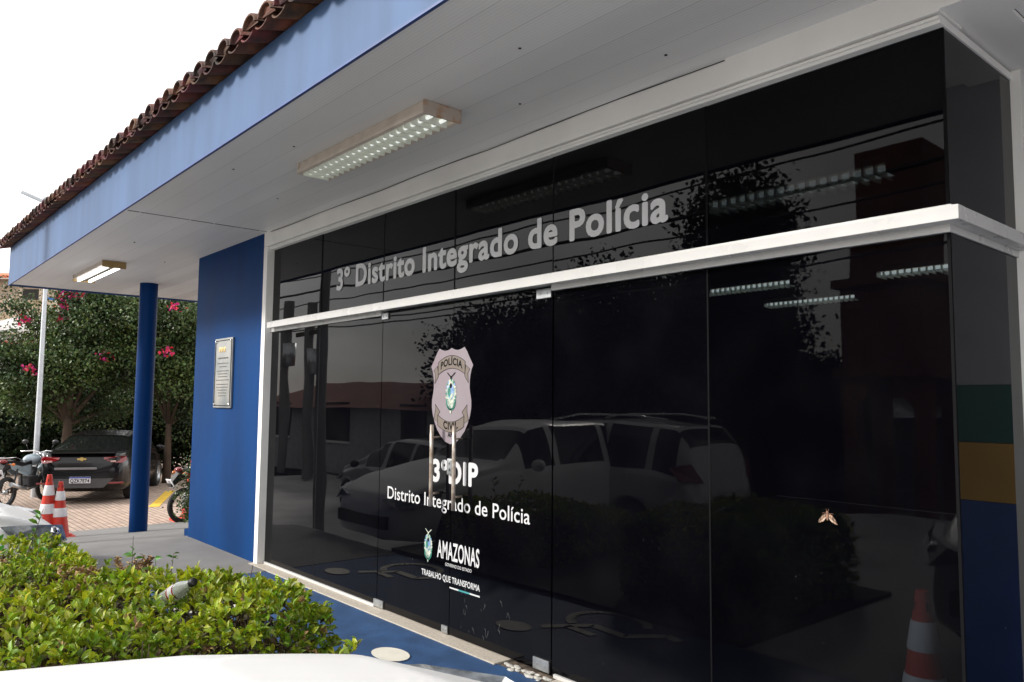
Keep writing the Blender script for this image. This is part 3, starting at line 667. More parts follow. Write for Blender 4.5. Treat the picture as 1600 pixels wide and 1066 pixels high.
hedge('clipped bright yellow-green hedge nearest the camera with a bottle lying in it', -4.15, -2.95, -3.2, -1.45, .70, .0, 1, dens=1.5)
hedge('clipped hedge with browned dead patches farther back, in front of the white headlight', -6.85, -5.28, -3.2, -1.72, .49, -.12, 2, brown=.42, bulge=.06)
# soil bed
b = MB(); b.box((-7.0, -3.4, -.14), (-2.85, -1.29, .03)); o = b.build('planting_bed', mat('soil', (.06, .045, .03), .95, var=.3, scale=20, bump=.6, bscale=30)); o['kind'] = 'structure'
# loose sprigs at the hedge end
def sprig(loc, h, label, m, seed, n=26, lean=(0, 0), ll=.05, droop=.5, name='weed', cat='plant', stems=3, group=None):
    rng = np.random.default_rng(seed); r_ = random.Random(seed); t = thing(name, label, cat, loc, 0, group); b = MB(); P = []; D = []
    for s in range(stems):
        a = r_.uniform(0, 6.28); w_ = .28*h if stems > 1 else 0; pts = []
        for i in range(6):
            f = i/5; pts.append(Vector((lean[0]*f*f+math.cos(a)*w_*f, lean[1]*f*f+math.sin(a)*w_*f, h*f*r_.uniform(.96, 1.0))))
        b.tube(pts, [.004*(1-.12*i) for i in range(6)], 5)
        for i in range(n):
            f = r_.uniform(.25, 1); k = min(int(f*5), 4); p = pts[k].lerp(pts[k+1], f*5-k); P.append(p); an = r_.uniform(0, 6.28); D.append((math.cos(an), math.sin(an), droop))
    b.build('stem', TWIG, t); P = np.array([tuple(p) for p in P]); D = np.array(D); Lg = ll*rng.uniform(.6, 1.15, len(P)); V, F = leaves(P, D, Lg, Lg*.38, rng); mesh_np('foliage', V, F, m, t); return t
GW = mat('weed_leaf', (.10, .26, .03), .45, var=.15, island=.3, trans=.3)
sprig((-3.0, -1.66, .15), .44, 'loose green shoot sticking out at the right end of the near hedge', LEAF, 3, 24, (.15, .05), .046, 1.0, stems=4)
p = onz(18, 850, .55); sprig((p.x, p.y, .15), .62, 'tall pale green weed shoot standing above the back hedge at the picture edge', GW, 4, 16, (0, 0), .07, .8, stems=2)
p = onz(55, 850, .60); sprig((p.x, p.y, .2), .42, 'short green weed in front of the white car headlight', GW, 14, 12, (0, 0), .06, 1.0, stems=2)
p = onz(252, 875, .55); sprig((p.x, p.y, .1), .50, 'arching grassy weed between the two hedges against the grey floor', GW, 5, 16, (-.10, -.02), .06, .2, stems=3)
p = onz(207, 866, .50); sprig((p.x, p.y, .05), .58, 'thin dark twig with few leaves rising from the dead brown shrub', GW, 6, 9, (0, 0), .03, 1.2, stems=1)
p = onz(215, 890, .42)
for k, (dx, dy, lb) in enumerate(((0, 0, 'dead brown dried shrub in the gap between the hedges'), (-.28, .05, 'dead brown shrub patch beside the back hedge end'))):
    sprig((p.x+dx, p.y+dy, .05), .40, lb, LEAFD, 20+k, 90, (0, 0), .032, .8, name='dead_shrub', cat='shrub', stems=14)
# bottle
q0 = Vector(onz(262, 933, .685)); q1 = Vector(onz(300, 911, .77)); ax = (q1-q0).normalized(); t = thing('plastic_bottle', 'clear crumpled plastic bottle with red and white label lying in the hedge', 'bottle', q0)
Mb = ax.to_track_quat('Z', 'Y').to_matrix().to_4x4()
PET = mat('clear_pet', (.75, .80, .76), .08, var=.02); PET.node_tree.nodes['Principled BSDF'].inputs['Transmission Weight'].default_value = .75
MB().lathe([(.002, -.05), (.030, -.048), (.033, -.02), (.031, 0), (.034, .03), (.034, .05), (.035, .10), (.032, .125), (.024, .155), (.0145, .185), (.0135, .20)], 24, Mb).build('body', PET, t)
b = MB(); b.lathe([(.0345, .045), (.0352, .05), (.0352, .102), (.0345, .105)], 24, Mb); b.build('label', mat('bottle_label', (.88, .88, .88), .5, trans=.5), t)
for z in (.05, .096): MB().lathe([(.0357, z-.002), (.0357, z+.008)], 24, Mb).build('label_stripe', TAILR, t)
MB().lathe([(.0155, .192), (.017, .194), (.017, .215), (.014, .219), (.0, .219)], 20, Mb).build('cap', BLACK, t)

def tree(n, label, loc, h, crown, seed, m=LEAFT, trunk_r=.14, nl=14000, ll=.09, group=None, cat='tree', limbs=6, lean=(0, 0), flowers=None, twigs=0):
    """crown: list of (dx,dy,dz,rx,ry,rz,weight)"""
    rng = np.random.default_rng(seed); r_ = random.Random(seed); t = thing(n, label, cat, loc, 0, group); b = MB()
    ztop = h*.55
    b.tube([(0, 0, -.3), (lean[0]*.2, lean[1]*.2, h*.18), (lean[0]*.6, lean[1]*.6, h*.36), (lean[0], lean[1], ztop)], [trunk_r*1.3, trunk_r, trunk_r*.85, trunk_r*.6], 10); b.build('trunk', BARK, t)
    b = MB()
    for c in crown:
        e = Vector(c[:3]); s = Vector((lean[0]*.8, lean[1]*.8, min(ztop*.9, e.z*.8))); m_ = (s+e)/2+Vector((r_.uniform(-.3, .3), r_.uniform(-.3, .3), .1))
        b.tube([s, m_, e], [trunk_r*.5, trunk_r*.3, trunk_r*.12], 6)
        for k in range(3+twigs):
            a = Vector((r_.gauss(0, 1), r_.gauss(0, 1), r_.gauss(0, .7))).normalized(); q = e+Vector((a.x*c[3], a.y*c[4], a.z*c[5]))*.85; b.tube([m_.lerp(e, .6), (m_+q)/2+Vector((0, 0, .1)), q], [trunk_r*.2, trunk_r*.12, .006], 5)
    b.build('limbs', BARK, t)
    W_ = np.array([c[6] for c in crown], float); W_ /= W_.sum(); nc = nl//22; k = rng.choice(len(crown), nc, p=W_)
    C = np.array([c[:6] for c in crown])[k]; d = rng.normal(size=(nc, 3)); d /= np.linalg.norm(d, axis=1)[:, None]; rr = rng.random(nc)**.42
    cen = C[:, :3]+d*C[:, 3:6]*(rr*(1+.22*np.sin(d[:, 0]*7+seed)*np.cos(d[:, 2]*6)))[:, None]
    P = np.repeat(cen, 22, 0)+rng.normal(size=(nc*22, 3))*np.array([.17, .17, .12])*(ll/.09); D = rng.normal(size=P.shape)+np.array([0, 0, -.15]); Lg = ll*rng.uniform(.6, 1.2, len(P))
    V, F = leaves(P, D, Lg, Lg*.6, rng, .1, .12); mesh_np('crown', V, F, m, t)
    if flowers is not None:
        for fp in flowers:
            fp = np.array(fp)-np.array(loc); n_ = 20; P = fp+rng.normal(size=(n_, 3))*np.array([.08, .08, .06]); D = rng.normal(size=P.shape); Lg = .085*rng.uniform(.7, 1.2, n_)
            V, F = leaves(P, D, Lg, Lg*.85, rng, .2, .3); mesh_np('flower_cluster', V, F, PINK, t)
    return t
# bougainvillea and trees behind the parked car
fl = [at(111, 460, 19.6), at(119, 462, 19.5), at(97, 465, 19.5), at(41, 500, 19.5), at(101, 478, 19.4), at(94, 497, 19.4), at(50, 576, 19), at(165, 558, 19.3), at(272, 480, 18.8), at(262, 548, 19)]
def clump(px, py, d, rx, rz, w_, base, ry=None): q = at(px, py, d)-Vector(base); return (q.x, q.y, q.z, rx, ry or rx, rz, w_)
B1 = at(104, 700, 19.8); B1.z = -.66
cw = [clump(150, 500, 20, 1.1, .8, 3, B1), clump(120, 560, 20, 1.2, .9, 3, B1), clump(190, 560, 20.5, 1.3, 1.1, 3, B1), clump(60, 610, 20, 1.2, .6, 2.4, B1), clump(20, 590, 20, .9, .7, 1.8, B1), clump(90, 632, 20.8, 1.1, .4, 1.0, B1), clump(150, 640, 21, 1.0, .5, 1.0, B1),
      clump(190, 490, 20.5, 1.0, .8, 2, B1), clump(30, 526, 20, .8, .10, .16, B1), clump(80, 520, 20, .6, .12, .2, B1), clump(30, 552, 20, 1.1, .3, 1.2, B1), clump(85, 560, 20, .8, .4, 1.2, B1), clump(140, 462, 20, .7, .35, .8, B1), clump(95, 492, 20, .5, .12, .25, B1), clump(35, 478, 20, .35, .2, .14, B1), clump(12, 462, 20, .14, .5, .12, B1), clump(55, 500, 20, .5, .1, .2, B1)]
tree('bougainvillea', 'large bougainvillea with pink flowers on a bare trunk, behind the black car', B1, 3.2, cw, 3, LEAFT, .15, 60000, .085, cat='bougainvillea', flowers=fl[:8])
B2 = at(262, 700, 20.5); B2.z = -.66
cw = [clump(225, 500, 20.5, 1.2, .8, 3, B2), clump(285, 500, 20.5, 1.3, .9, 3, B2), clump(255, 560, 20.5, 1.2, .9, 2.4, B2), clump(310, 570, 21, 1.3, 1.1, 2, B2), clump(285, 630, 21.4, 1.2, .6, .6, B2), clump(330, 640, 21.4, 1.2, 1.0, 1.0, B2)]
tree('bougainvillea', 'dark green flowering shrub tree seen between the round column and the blue wall', B2, 3.0, cw, 7, LEAFT, .10, 42000, .085, cat='bougainvillea', flowers=fl[8:], twigs=3)
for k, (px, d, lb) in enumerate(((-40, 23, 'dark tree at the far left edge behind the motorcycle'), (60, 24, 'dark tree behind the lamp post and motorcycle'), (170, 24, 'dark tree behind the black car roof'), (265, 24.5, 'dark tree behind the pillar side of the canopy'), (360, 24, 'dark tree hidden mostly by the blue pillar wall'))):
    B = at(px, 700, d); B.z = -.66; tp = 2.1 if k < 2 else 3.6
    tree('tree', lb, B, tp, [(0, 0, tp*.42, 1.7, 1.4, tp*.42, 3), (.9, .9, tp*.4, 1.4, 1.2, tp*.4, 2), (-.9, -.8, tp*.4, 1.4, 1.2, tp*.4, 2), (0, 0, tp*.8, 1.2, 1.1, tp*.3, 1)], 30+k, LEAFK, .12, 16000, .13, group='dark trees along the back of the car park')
p = at(296, 765, 13.2); g_ = gwalk(p.x)
tree('shrub', 'small leafy shrub beside the blue pillar wall overlapping the red motorcycle', (p.x+.1, p.y+.1, g_-.1), .7, [(0, 0, .55, .28, .28, .42, 2), (.05, 0, .95, .2, .2, .3, 1), (0, 0, .25, .22, .22, .25, 1)], 41, LEAFT, .02, 2400, .05, cat='shrub')

# lamp post
q = at(57, 700, 17.3); bx, by = q.x, q.y; top = at(83, 308, 17.3); zt = top.z
t = thing('street_lamp', 'white painted lamp post with a long flat head, standing behind the motorcycle', 'street lamp', (bx, by, -.66))
MB().lathe([(.06, 0), (.055, 2.2), (.045, 4.4), (.04, zt+.66)], 16).build('post', GALV, t)
h0 = at(74, 318, 17.3)-Vector((bx, by, -.66)); h1 = at(36, 301, 17.3)-Vector((bx, by, -.66)); b = MB(); b.tube([(0, 0, zt+.55), (h0+Vector((0, 0, 0)))], .03, 10); b.build('arm', GALV, t)
dd = (h1-h0).normalized(); Mx = Matrix.Translation(h0) @ dd.to_track_quat('X', 'Z').to_matrix().to_4x4(); ln = (h1-h0).length
MB().box((0, -.09, -.04), (ln, .09, .04), .02, Mx).build('lamp_head', mat('lamp_grey', (.42, .45, .47), .4, metal=.3), t)
b = MB(); b.tube([Mx @ Vector((.10, 0, .04)), Mx @ Vector((.10, 0, .13))], .035, 10); b.build('photocell', GALV, t)

# ------------------------------------------------------------------ background buildings
def bbox_from(px0, px1, d, dirn=None): pass
p0, p1 = at(-60, 620, 36), at(330, 620, 36); ux = (p1-p0); ux.z = 0; Lb = ux.length; ux.normalize(); an = math.atan2(ux.y, ux.x)
def zat(py, d): return CAM.z+(622-py)/FPX*d
t = thing('house', 'beige two-storey house with barred window and orange tiled roof beyond the garden', 'house', (p0.x, p0.y, -.66), an)
Z = lambda py: zat(py, 36)+.66
X = lambda px: (px+60)/390*Lb
hb = BEIGE
b = MB(); b.box((0, .25, 0), (X(130), 6, Z(432))); b.build('wall', hb, t)
b = MB(); b.box((0, 0, Z(530)), (X(112), .25, Z(468))); b.build('balcony_wall', mat('stained_parapet', (.62, .50, .36), .85, scale=1.3, col2=(.38, .28, .18), pos=(.4, .6)), t)
w_ = MB().box((X(22), .18, Z(468)), (X(48), .26, Z(450))).build('window', DARKW, t)
CT = mat('cream_trim', (.74, .62, .48), .8)
for xa, xb in ((17, 21.7), (48.3, 53)): MB().box((X(xa), .16, Z(468)), (X(xb), .30, Z(447))).build('frame', CT, w_)
MB().box((X(57), .14, Z(470)), (X(72), .24, Z(463))).build('blue_panel', SIGNB, t)
b = MB(); b.prism([(-1, -.5, Z(432)), (-1, 3.2, Z(408)), (-1, 3.2, Z(409)-.1), (-1, -.5, Z(432)-.1)], (X(130)+1, 0, 0)); b.build('roof', ROOFO, t)
MB().box((-1, -.45, Z(437)), (X(130), -.3, Z(434))).build('gutter', WHT, t)
t = thing('shed', 'low shed with pale corrugated roof and reddish beam behind the bougainvillea', 'shed', (at(-60, 620, 29).x, at(-60, 620, 29).y, -.66), an)
Z = lambda py: zat(py, 29)+.66
b = MB()
for i in range(60):
    x0 = i*.16; b.tube([(x0, 0, Z(518)), (x0, 3.5, Z(478))], .055, 6)
b.prism([(0, 0, Z(518)), (0, 3.5, Z(478)), (0, 3.5, Z(478)-.06), (0, 0, Z(518)-.06)], (9.6, 0, 0)); b.build('roof', ROOFW, t)
MB().box((0, -.06, Z(538)), (6.2, .05, Z(533))).build('beam', mat('red_beam', (.30, .06, .035), .7), t)
MB().box((0, .3, 0), (9.6, .5, Z(522))).build('wall', WALLG, t)

# ------------------------------------------------------------------ cars
def interp(tab, x):
    for (a, b_), (c, d) in zip(tab, tab[1:]):
        if x <= c: 
            f = (x-a)/(c-a); f = f*f*(3-2*f) if False else f; return b_+(d-b_)*f
    return tab[-1][1]
def car(n, label, loc, rz, paint, spec, group=None, cat='car', parts=True):
    """x forward. spec: L,W, top[(x,z)], belt[(x,z)], wid[(x,w)], wheels (xf,xr,r), sill, gh=(x windshield base, x roof front, x roof rear, x rear window base)"""
    t = thing(n, label, cat, loc, rz, group); Lc, Wc = spec['L'], spec['W']; xf, xr, wr = spec['wheels']; gx = spec['gh']
    xs = sorted(set([-Lc/2+Lc*i/44 for i in range(45)]+[x for x, z in spec['top']])); bm = bmesh.new(); rows = []
    for x in xs:
        w_ = interp(spec['wid'], x)*Wc/2; zt = interp(spec['top'], x); zb = interp(spec['belt'], x); sl_ = interp(spec['sill'], x)
        g_ = max(0, zt-zb); f = min(1, g_/.30)
        zb_ = min(zb, zt-.012)
        pts = [(0, sl_), (w_*.80, sl_), (w_*.93, sl_+.03), (w_*.985, sl_+(zb_-sl_)*.22), (w_*1.0, sl_+(zb_-sl_)*.5), (w_*.99, sl_+(zb_-sl_)*.78), (w_*.965, zb_-.03), (w_*(.93), zb_)]
        if f > 0:
            tw = w_*(.93-.20*f*min(1, g_/.45)); c1 = (tw+ (w_*.93-tw)*.5, zb_+(zt-zb_)*.5)
            pts += [(w_*.90, zb_+g_*.10), (c1[0]*.99, zb_+g_*.5), (tw, zb_+g_*.86), (tw*.9, zb_+g_*.955), (tw*.55, zt-.006), (0, zt)]
        else:
            pts += [(w_*.88, zb_+.002), (w_*.78, zb_+g_*.5+.002), (w_*.66, zb_+g_*.8+.003), (w_*.5, zt-.004), (w_*.28, zt-.001), (0, zt)]
        row = [bm.verts.new((x, -p[0], p[1])) for p in pts]+[bm.verts.new((x, p[0], p[1])) for p in pts[-2:0:-1]]; rows.append(row)
    m_ = len(rows[0])
    for A, B in zip(rows, rows[1:]):
        for j in range(m_): bm.faces.new((A[j], A[(j+1) % m_], B[(j+1) % m_], B[j]))
    bm.faces.new(rows[0][::-1]); bm.faces.new(rows[-1]); bmesh.ops.recalc_face_normals(bm, faces=bm.faces)
    me = bpy.data.meshes.new('tmp'); bm.to_mesh(me); bm.free(); o = bpy.data.objects.new('tmp', me); S.collection.objects.link(o)
    sm = o.modifiers.new('s', 'SUBSURF'); sm.levels = 1; sm.render_levels = 1
    cutm = MB()
    for x in (xf, xr):
        cutm.b.verts.ensure_lookup_table(); 
        bmesh.ops.create_cone(cutm.b, cap_ends=True, segments=36, radius1=wr*1.13, radius2=wr*1.13, depth=Wc*1.3, matrix=Matrix.Translation((x, 0, wr)) @ Matrix.Rotation(R(90), 4, 'X'))
    cut = cutm.build('cut', BLACK); bo = o.modifiers.new('b', 'BOOLEAN'); bo.object = cut; bo.operation = 'DIFFERENCE'; bo.solver = 'EXACT'
    dg = bpy.context.evaluated_depsgraph_get(); ev = bpy.data.meshes.new_from_object(o.evaluated_get(dg)); bpy.data.objects.remove(o); bpy.data.objects.remove(cut)
    # split glass
    def region(c, nrm):
        x, y, z = c; zb = interp(spec['belt'], x); zt = interp(spec['top'], x); g_ = zt-zb
        if g_ < .04: return None
        if nrm.z > .02 and abs(y) < Wc*.40 and abs(nrm.y) < .45:
            if gx[1]+.04 < x < gx[0]-.03 and nrm.x > .12: return 'windshield'
            if gx[3]+.05 < x < gx[2]-.04 and nrm.x < -.12: return 'rear_window'
        if abs(nrm.y) > .55 and zb+.035 < z < zb+g_*.86 and gx[3]+spec.get('cq', .25) < x < gx[0]-.35 and g_ > .12:
            for pl in spec['pillars']:
                if abs(x-pl) < .045: return None
            return 'side_window'
        return None
    bm = bmesh.new(); bm.from_mesh(ev); groups = {}
    for f in bm.faces:
        f.smooth = True; r_ = region(f.calc_center_median(), f.normal)
        if r_:
            if r_ == 'side_window':
                sgn = f.calc_center_median().y > 0; cx = f.calc_center_median().x; r_ = (r_, sgn, sum(cx > p for p in spec['pillars']))
            groups.setdefault(r_, []).append(f)
    for k, fs in groups.items():
        vm = {}; nb = bmesh.new()
        for f in fs:
            try: nf = nb.faces.new([vm.setdefault(v.index, nb.verts.new(v.co-v.normal*.004)) if v.index not in vm else vm[v.index] for v in f.verts]); nf.smooth = True
            except ValueError: pass
        for v in [v for v in nb.verts if not v.link_faces]: nb.verts.remove(v)
        g2 = bpy.data.meshes.new('g'); nb.to_mesh(g2); nb.free(); link(k if isinstance(k, str) else k[0], g2, [CGLS], t)
    bmesh.ops.delete(bm, geom=[f for fs in groups.values() for f in fs], context='FACES')
    bm.to_mesh(ev); bm.free(); ev.materials.clear()
    for f in ev.polygons: f.material_index = 0
    ev.name = 'body'; link('body', ev, [paint], t)
    MB().box((-Lc*.40, -Wc*.36, spec['sill'][1][1]+.05), (Lc*.36, Wc*.36, interp(spec['belt'], 0)-.12)).build('interior', BLACK, t)
    for x in (xf, xr):
        for sgn in (-1, 1):
            Mw = Matrix.Translation((x, sgn*(Wc/2-.115), wr)) @ Matrix.Rotation(R(90)*-sgn, 4, 'X')
            b = MB(); b.lathe([(wr*.64, -.10), (wr*.9, -.105), (wr*.985, -.08), (wr, -.03), (wr, .04), (wr*.985, .085), (wr*.9, .105), (wr*.64, .10)], 40, Mw); wh = b.build('wheel', RUBB, t)
            b = MB(); b.lathe([(wr*.64, .10), (wr*.60, .085), (wr*.58, .02), (0, .01)], 32, Mw)
            for a in range(5):
                an_ = 2*math.pi*a/5; b.box((wr*.08, -wr*.07, .02), (wr*.61, wr*.07, .075), .01, Mw @ Matrix.Rotation(an_, 4, 'Z'))
            b.lathe([(wr*.16, .02), (wr*.15, .085), (0, .09)], 16, Mw); b.build('rim', GREYM, wh)
    return t
def wedge(t, n, pts, depth, m, parent=None):          # a lens: outline in (x,y,z) swept along depth vector
    return MB().prism(pts, depth).build(n, m, parent or t)
SEDAN = dict(L=4.47, W=1.75, wheels=(1.35, -1.25, .32),
    top=[(-2.235, .74), (-2.20, .95), (-2.1, 1.055), (-1.62, 1.09), (-.95, 1.38), (-.2, 1.47), (.35, 1.44), (1.05, 1.06), (1.25, 1.0), (1.9, .88), (2.15, .76), (2.235, .62)],
    belt=[(-2.235, .70), (-2.1, .93), (-1.6, .96), (0, .93), (1.1, .90), (1.9, .76), (2.235, .58)],
    wid=[(-2.235, .72), (-2.17, .86), (-1.9, .955), (-1.3, 1), (1.0, 1), (1.7, .97), (2.0, .88), (2.17, .76), (2.235, .60)],
    sill=[(-2.235, .36), (-2.0, .24), (-1.6, .2), (1.6, .2), (2.0, .2), (2.235, .28)], gh=(1.10, .35, -.95, -1.62), pillars=(.05, -.80), cq=.35)
HATCH = dict(L=4.05, W=1.75, wheels=(1.25, -1.27, .32),
    top=[(-2.025, .62), (-1.99, .95), (-1.80, 1.25), (-1.55, 1.44), (-.9, 1.49), (-.1, 1.50), (.30, 1.44), (.82, 1.09), (1.0, 1.025), (1.65, .90), (1.93, .76), (2.025, .58)],
    belt=[(-2.025, .6), (-1.95, .90), (-1.5, .97), (0, .94), (.9, .93), (1.65, .79), (2.025, .54)],
    wid=[(-2.025, .74), (-1.93, .88), (-1.6, .97), (-1.2, 1), (.9, 1), (1.45, .975), (1.78, .90), (1.95, .77), (2.025, .60)],
    sill=[(-2.025, .34), (-1.8, .22), (-1.5, .2), (1.5, .2), (1.8, .2), (2.025, .26)], gh=(.90, .30, -1.55, -1.85), pillars=(-.02, -.92), cq=.4)
SUV = dict(L=4.65, W=1.85, wheels=(1.42, -1.36, .38),
    top=[(-2.325, .75), (-2.30, 1.05), (-2.12, 1.50), (-1.95, 1.70), (-.9, 1.78), (.05, 1.76), (.40, 1.70), (1.05, 1.22), (1.2, 1.17), (1.95, 1.08), (2.22, .92), (2.325, .72)],
    belt=[(-2.325, .7), (-2.25, 1.0), (-1.7, 1.12), (0, 1.10), (1.1, 1.08), (1.95, .96), (2.325, .66)],
    wid=[(-2.325, .80), (-2.2, .92), (-1.8, .98), (-1.2, 1), (1.2, 1), (1.8, .97), (2.15, .86), (2.325, .70)],
    sill=[(-2.325, .42), (-2.0, .30), (-1.7, .28), (1.7, .28), (2.0, .28), (2.325, .36)], gh=(1.12, .40, -1.95, -2.2), pillars=(.10, -.85, -1.62), cq=.2)
WAGON = dict(L=4.55, W=1.78, wheels=(1.40, -1.35, .33),
    top=[(-2.275, .7), (-2.24, 1.0), (-2.05, 1.35), (-1.8, 1.50), (-.9, 1.55), (-.15, 1.55), (.20, 1.48), (.68, 1.10), (.82, 1.03), (1.35, .955), (1.8, .86), (2.15, .73), (2.275, .56)],
    belt=[(-2.275, .65), (-2.2, .95), (-1.7, 1.0), (0, .96), (.8, .94), (1.35, .85), (1.8, .76), (2.275, .52)],
    wid=[(-2.275, .76), (-2.15, .9), (-1.8, .98), (-1.2, 1), (1.1, 1), (1.65, .965), (2.0, .88), (2.18, .76), (2.275, .60)],
    sill=[(-2.275, .34), (-2.0, .24), (-1.6, .2), (1.6, .2), (2.0, .2), (2.275, .26)], gh=(.76, .22, -1.85, -2.1), pillars=(-.1, -1.05), cq=.4)
def front_details(t, Lc, Wc, z=.70):
    for s in (-1, 1):
        # wrap-around headlight: housing + inner reflector
        P = [(Lc/2-.10, s*Wc*.20, z-.03), (Lc/2-.02-.10, s*Wc*.30, z+.02), (Lc/2-.28, s*Wc*.40, z+.055), (Lc/2-.55, s*Wc*.475, z+.085), (Lc/2-.50, s*Wc*.488, z+.02), (Lc/2-.26, s*Wc*.462, z-.075), (Lc/2-.10, s*Wc*.36, z-.10)]
        h = MB().prism(P, (.055, s*.03, .004)).build('headlight', LENS, t)
        MB().sphere((Lc/2-.16, s*Wc*.385, z-.01), .052, (1, 1, .8), 10).build('reflector', CHROME, h)
    MB().box((Lc/2-.16, -Wc*.30, z-.34), (Lc/2+.005, Wc*.30, z-.20), .02).build('grille', BLACK, t)
def mirrors(t, x, z, Wc, m):
    for s in (-1, 1):
        o = MB().sphere((x, s*(Wc/2+.08), z), .10, (.55, 1.1, .75), 10).build('wing_mirror', m, t)
# near white car, nose to the facade: only its bonnet is in the picture
nc = car('car', 'white car close in the foreground, only its bonnet visible along the bottom edge', (-.86, -3.72, .02), R(99), CARW, WAGON)
front_details(nc, 4.55, 1.78); mirrors(nc, .35, 1.02, 1.78, CARW)
b = MB(); b.tube([(.72, .60, 1.06), (.80, .1, 1.06), (.78, -.35, 1.07)], .011, 6); b.build('wiper', BLACK, nc)
wc_ = car('car', 'white car at the left edge, its bonnet and headlight behind the back hedge', (-8.12, -3.84, -.26), R(90), CARW, WAGON)
front_details(wc_, 4.55, 1.78); mirrors(wc_, .35, 1.02, 1.78, CARW)
# black sedan seen from behind
hd = cf*math.cos(R(-14))+cr*math.sin(R(-14)); hd.z = 0; hd.normalize(); hz = math.atan2(hd.y, hd.x)
rc = at(127, 740, 16.2); rc.z = -.66
bs = car('car', 'black sedan parked tail towards the camera under the bougainvillea', rc+hd*2.2, hz, CARK, SEDAN)
xr_ = -2.235
for s in (-1, 1):
    P = [(-2.12, s*.40, .965), (-2.08, s*.70, .985), (-1.94, s*.80, .975), (-1.95, s*.81, .90), (-2.06, s*.76, .845), (-2.13, s*.60, .85), (-2.15, s*.42, .92)]
    l_ = MB().prism(P, (-.075, s*.008, 0)).build('tail_light', TAILR, bs)
    MB().box((-2.225, s*.60-.05, .865), (-2.20, s*.60+.05, .90), .006).build('reverse_lens', mat('pale_lens', (.7, .45, .42), .2), l_)
    MB().box((-2.262, s*.66-.16, .42), (-2.22, s*.66+.16, .46), .008).build('reflector', TAILR, bs)
MB().box((-2.25, -.30, .715), (-2.15, .50, .76), .01).build('trunk_trim', mat('satin_dark_chrome', (.28, .28, .29), .3, metal=.7), bs)
MB().prism([(-2.265, -.62, .53), (-2.265, -.44, .34), (-2.265, .44, .34), (-2.265, .62, .53)], (.10, 0, 0)).build('bumper_insert', mat('grey_bumper_plastic', (.075, .075, .08), .6), bs)
pl = MB().box((-2.285, -.20, .44), (-2.268, .20, .57), .004).build('licence_plate', PLATE, bs)
MB().box((-2.289, -.198, .542), (-2.2855, .198, .568)).build('plate_header', PBLUE, pl)
def ptxt(s, x, y0, y1, zb, cap, m, parent, bold=.02):
    return text(s, 'lettering', y0, y1, zb, cap, m, parent, bold=bold, y=0, fn=lambda p: Vector((x+p.y, -p.x, p.z)))
ptxt('QZK7E74', -2.2862, -.18, .18, .455, .072, INK, pl, .03)
g_ = .018
b = MB(); b.prism([(-2.215, y, z) for y, z in ((-.09, .945), (-.03, .945), (-.025, .965), (.025, .965), (.03, .945), (.09, .945), (.08, .91), (.025, .91), (.02, .89), (-.02, .89), (-.025, .91), (-.08, .91))], (.06, 0, 0)); b.build('emblem', GOLD, bs)
b = MB(); b.box((-2.228, -.62, 1.045), (-2.02, .62, 1.07), .01); b.build('spoiler_lip', CARK, bs)
mirrors(bs, .85, 1.0, 1.75, CARK)
# SUVs mirrored in the black glass
sv = car('car', 'silver-white tall wagon parked across the lot, mirrored in the dark doors', (-8.3, -5.7, -.46), R(178), mat('silver_white_paint', (.52, .52, .53), .25, coat=1, var=.01), SUV); mirrors(sv, .85, 1.15, 1.85, CARW)
for s in (-1, 1): MB().tube([(-1.8, s*.60, 1.77), (-1.2, s*.60, 1.835), (-.2, s*.60, 1.835), (.3, s*.60, 1.76)], .014, 8).build('roof_rail', CHROME, sv); MB().prism([(-2.32, s*.60, 1.02), (-2.12, s*.86, 1.05), (-2.0, s*.90, 1.2), (-2.2, s*.7, 1.25)], (-.03, s*.03, 0)).build('tail_light', TAILR, sv)
front_details(sv, 4.65, 1.85, .88)
for x in (.55, -.35): MB().box((x-.28, -.945, .98), (x-.12, -.915, 1.01), .008).build('door_handle', CHROME, sv)
sv2 = car('car', 'grey hatchback parked beside the wagon, faint in the left glass panes', (-12.6, -5.4, -.66), R(182), mat('grey_car_paint', (.28, .29, .31), .3, coat=1, var=.01), HATCH); front_details(sv2, 4.05, 1.75); mirrors(sv2, .72, 1.0, 1.75, CARK)

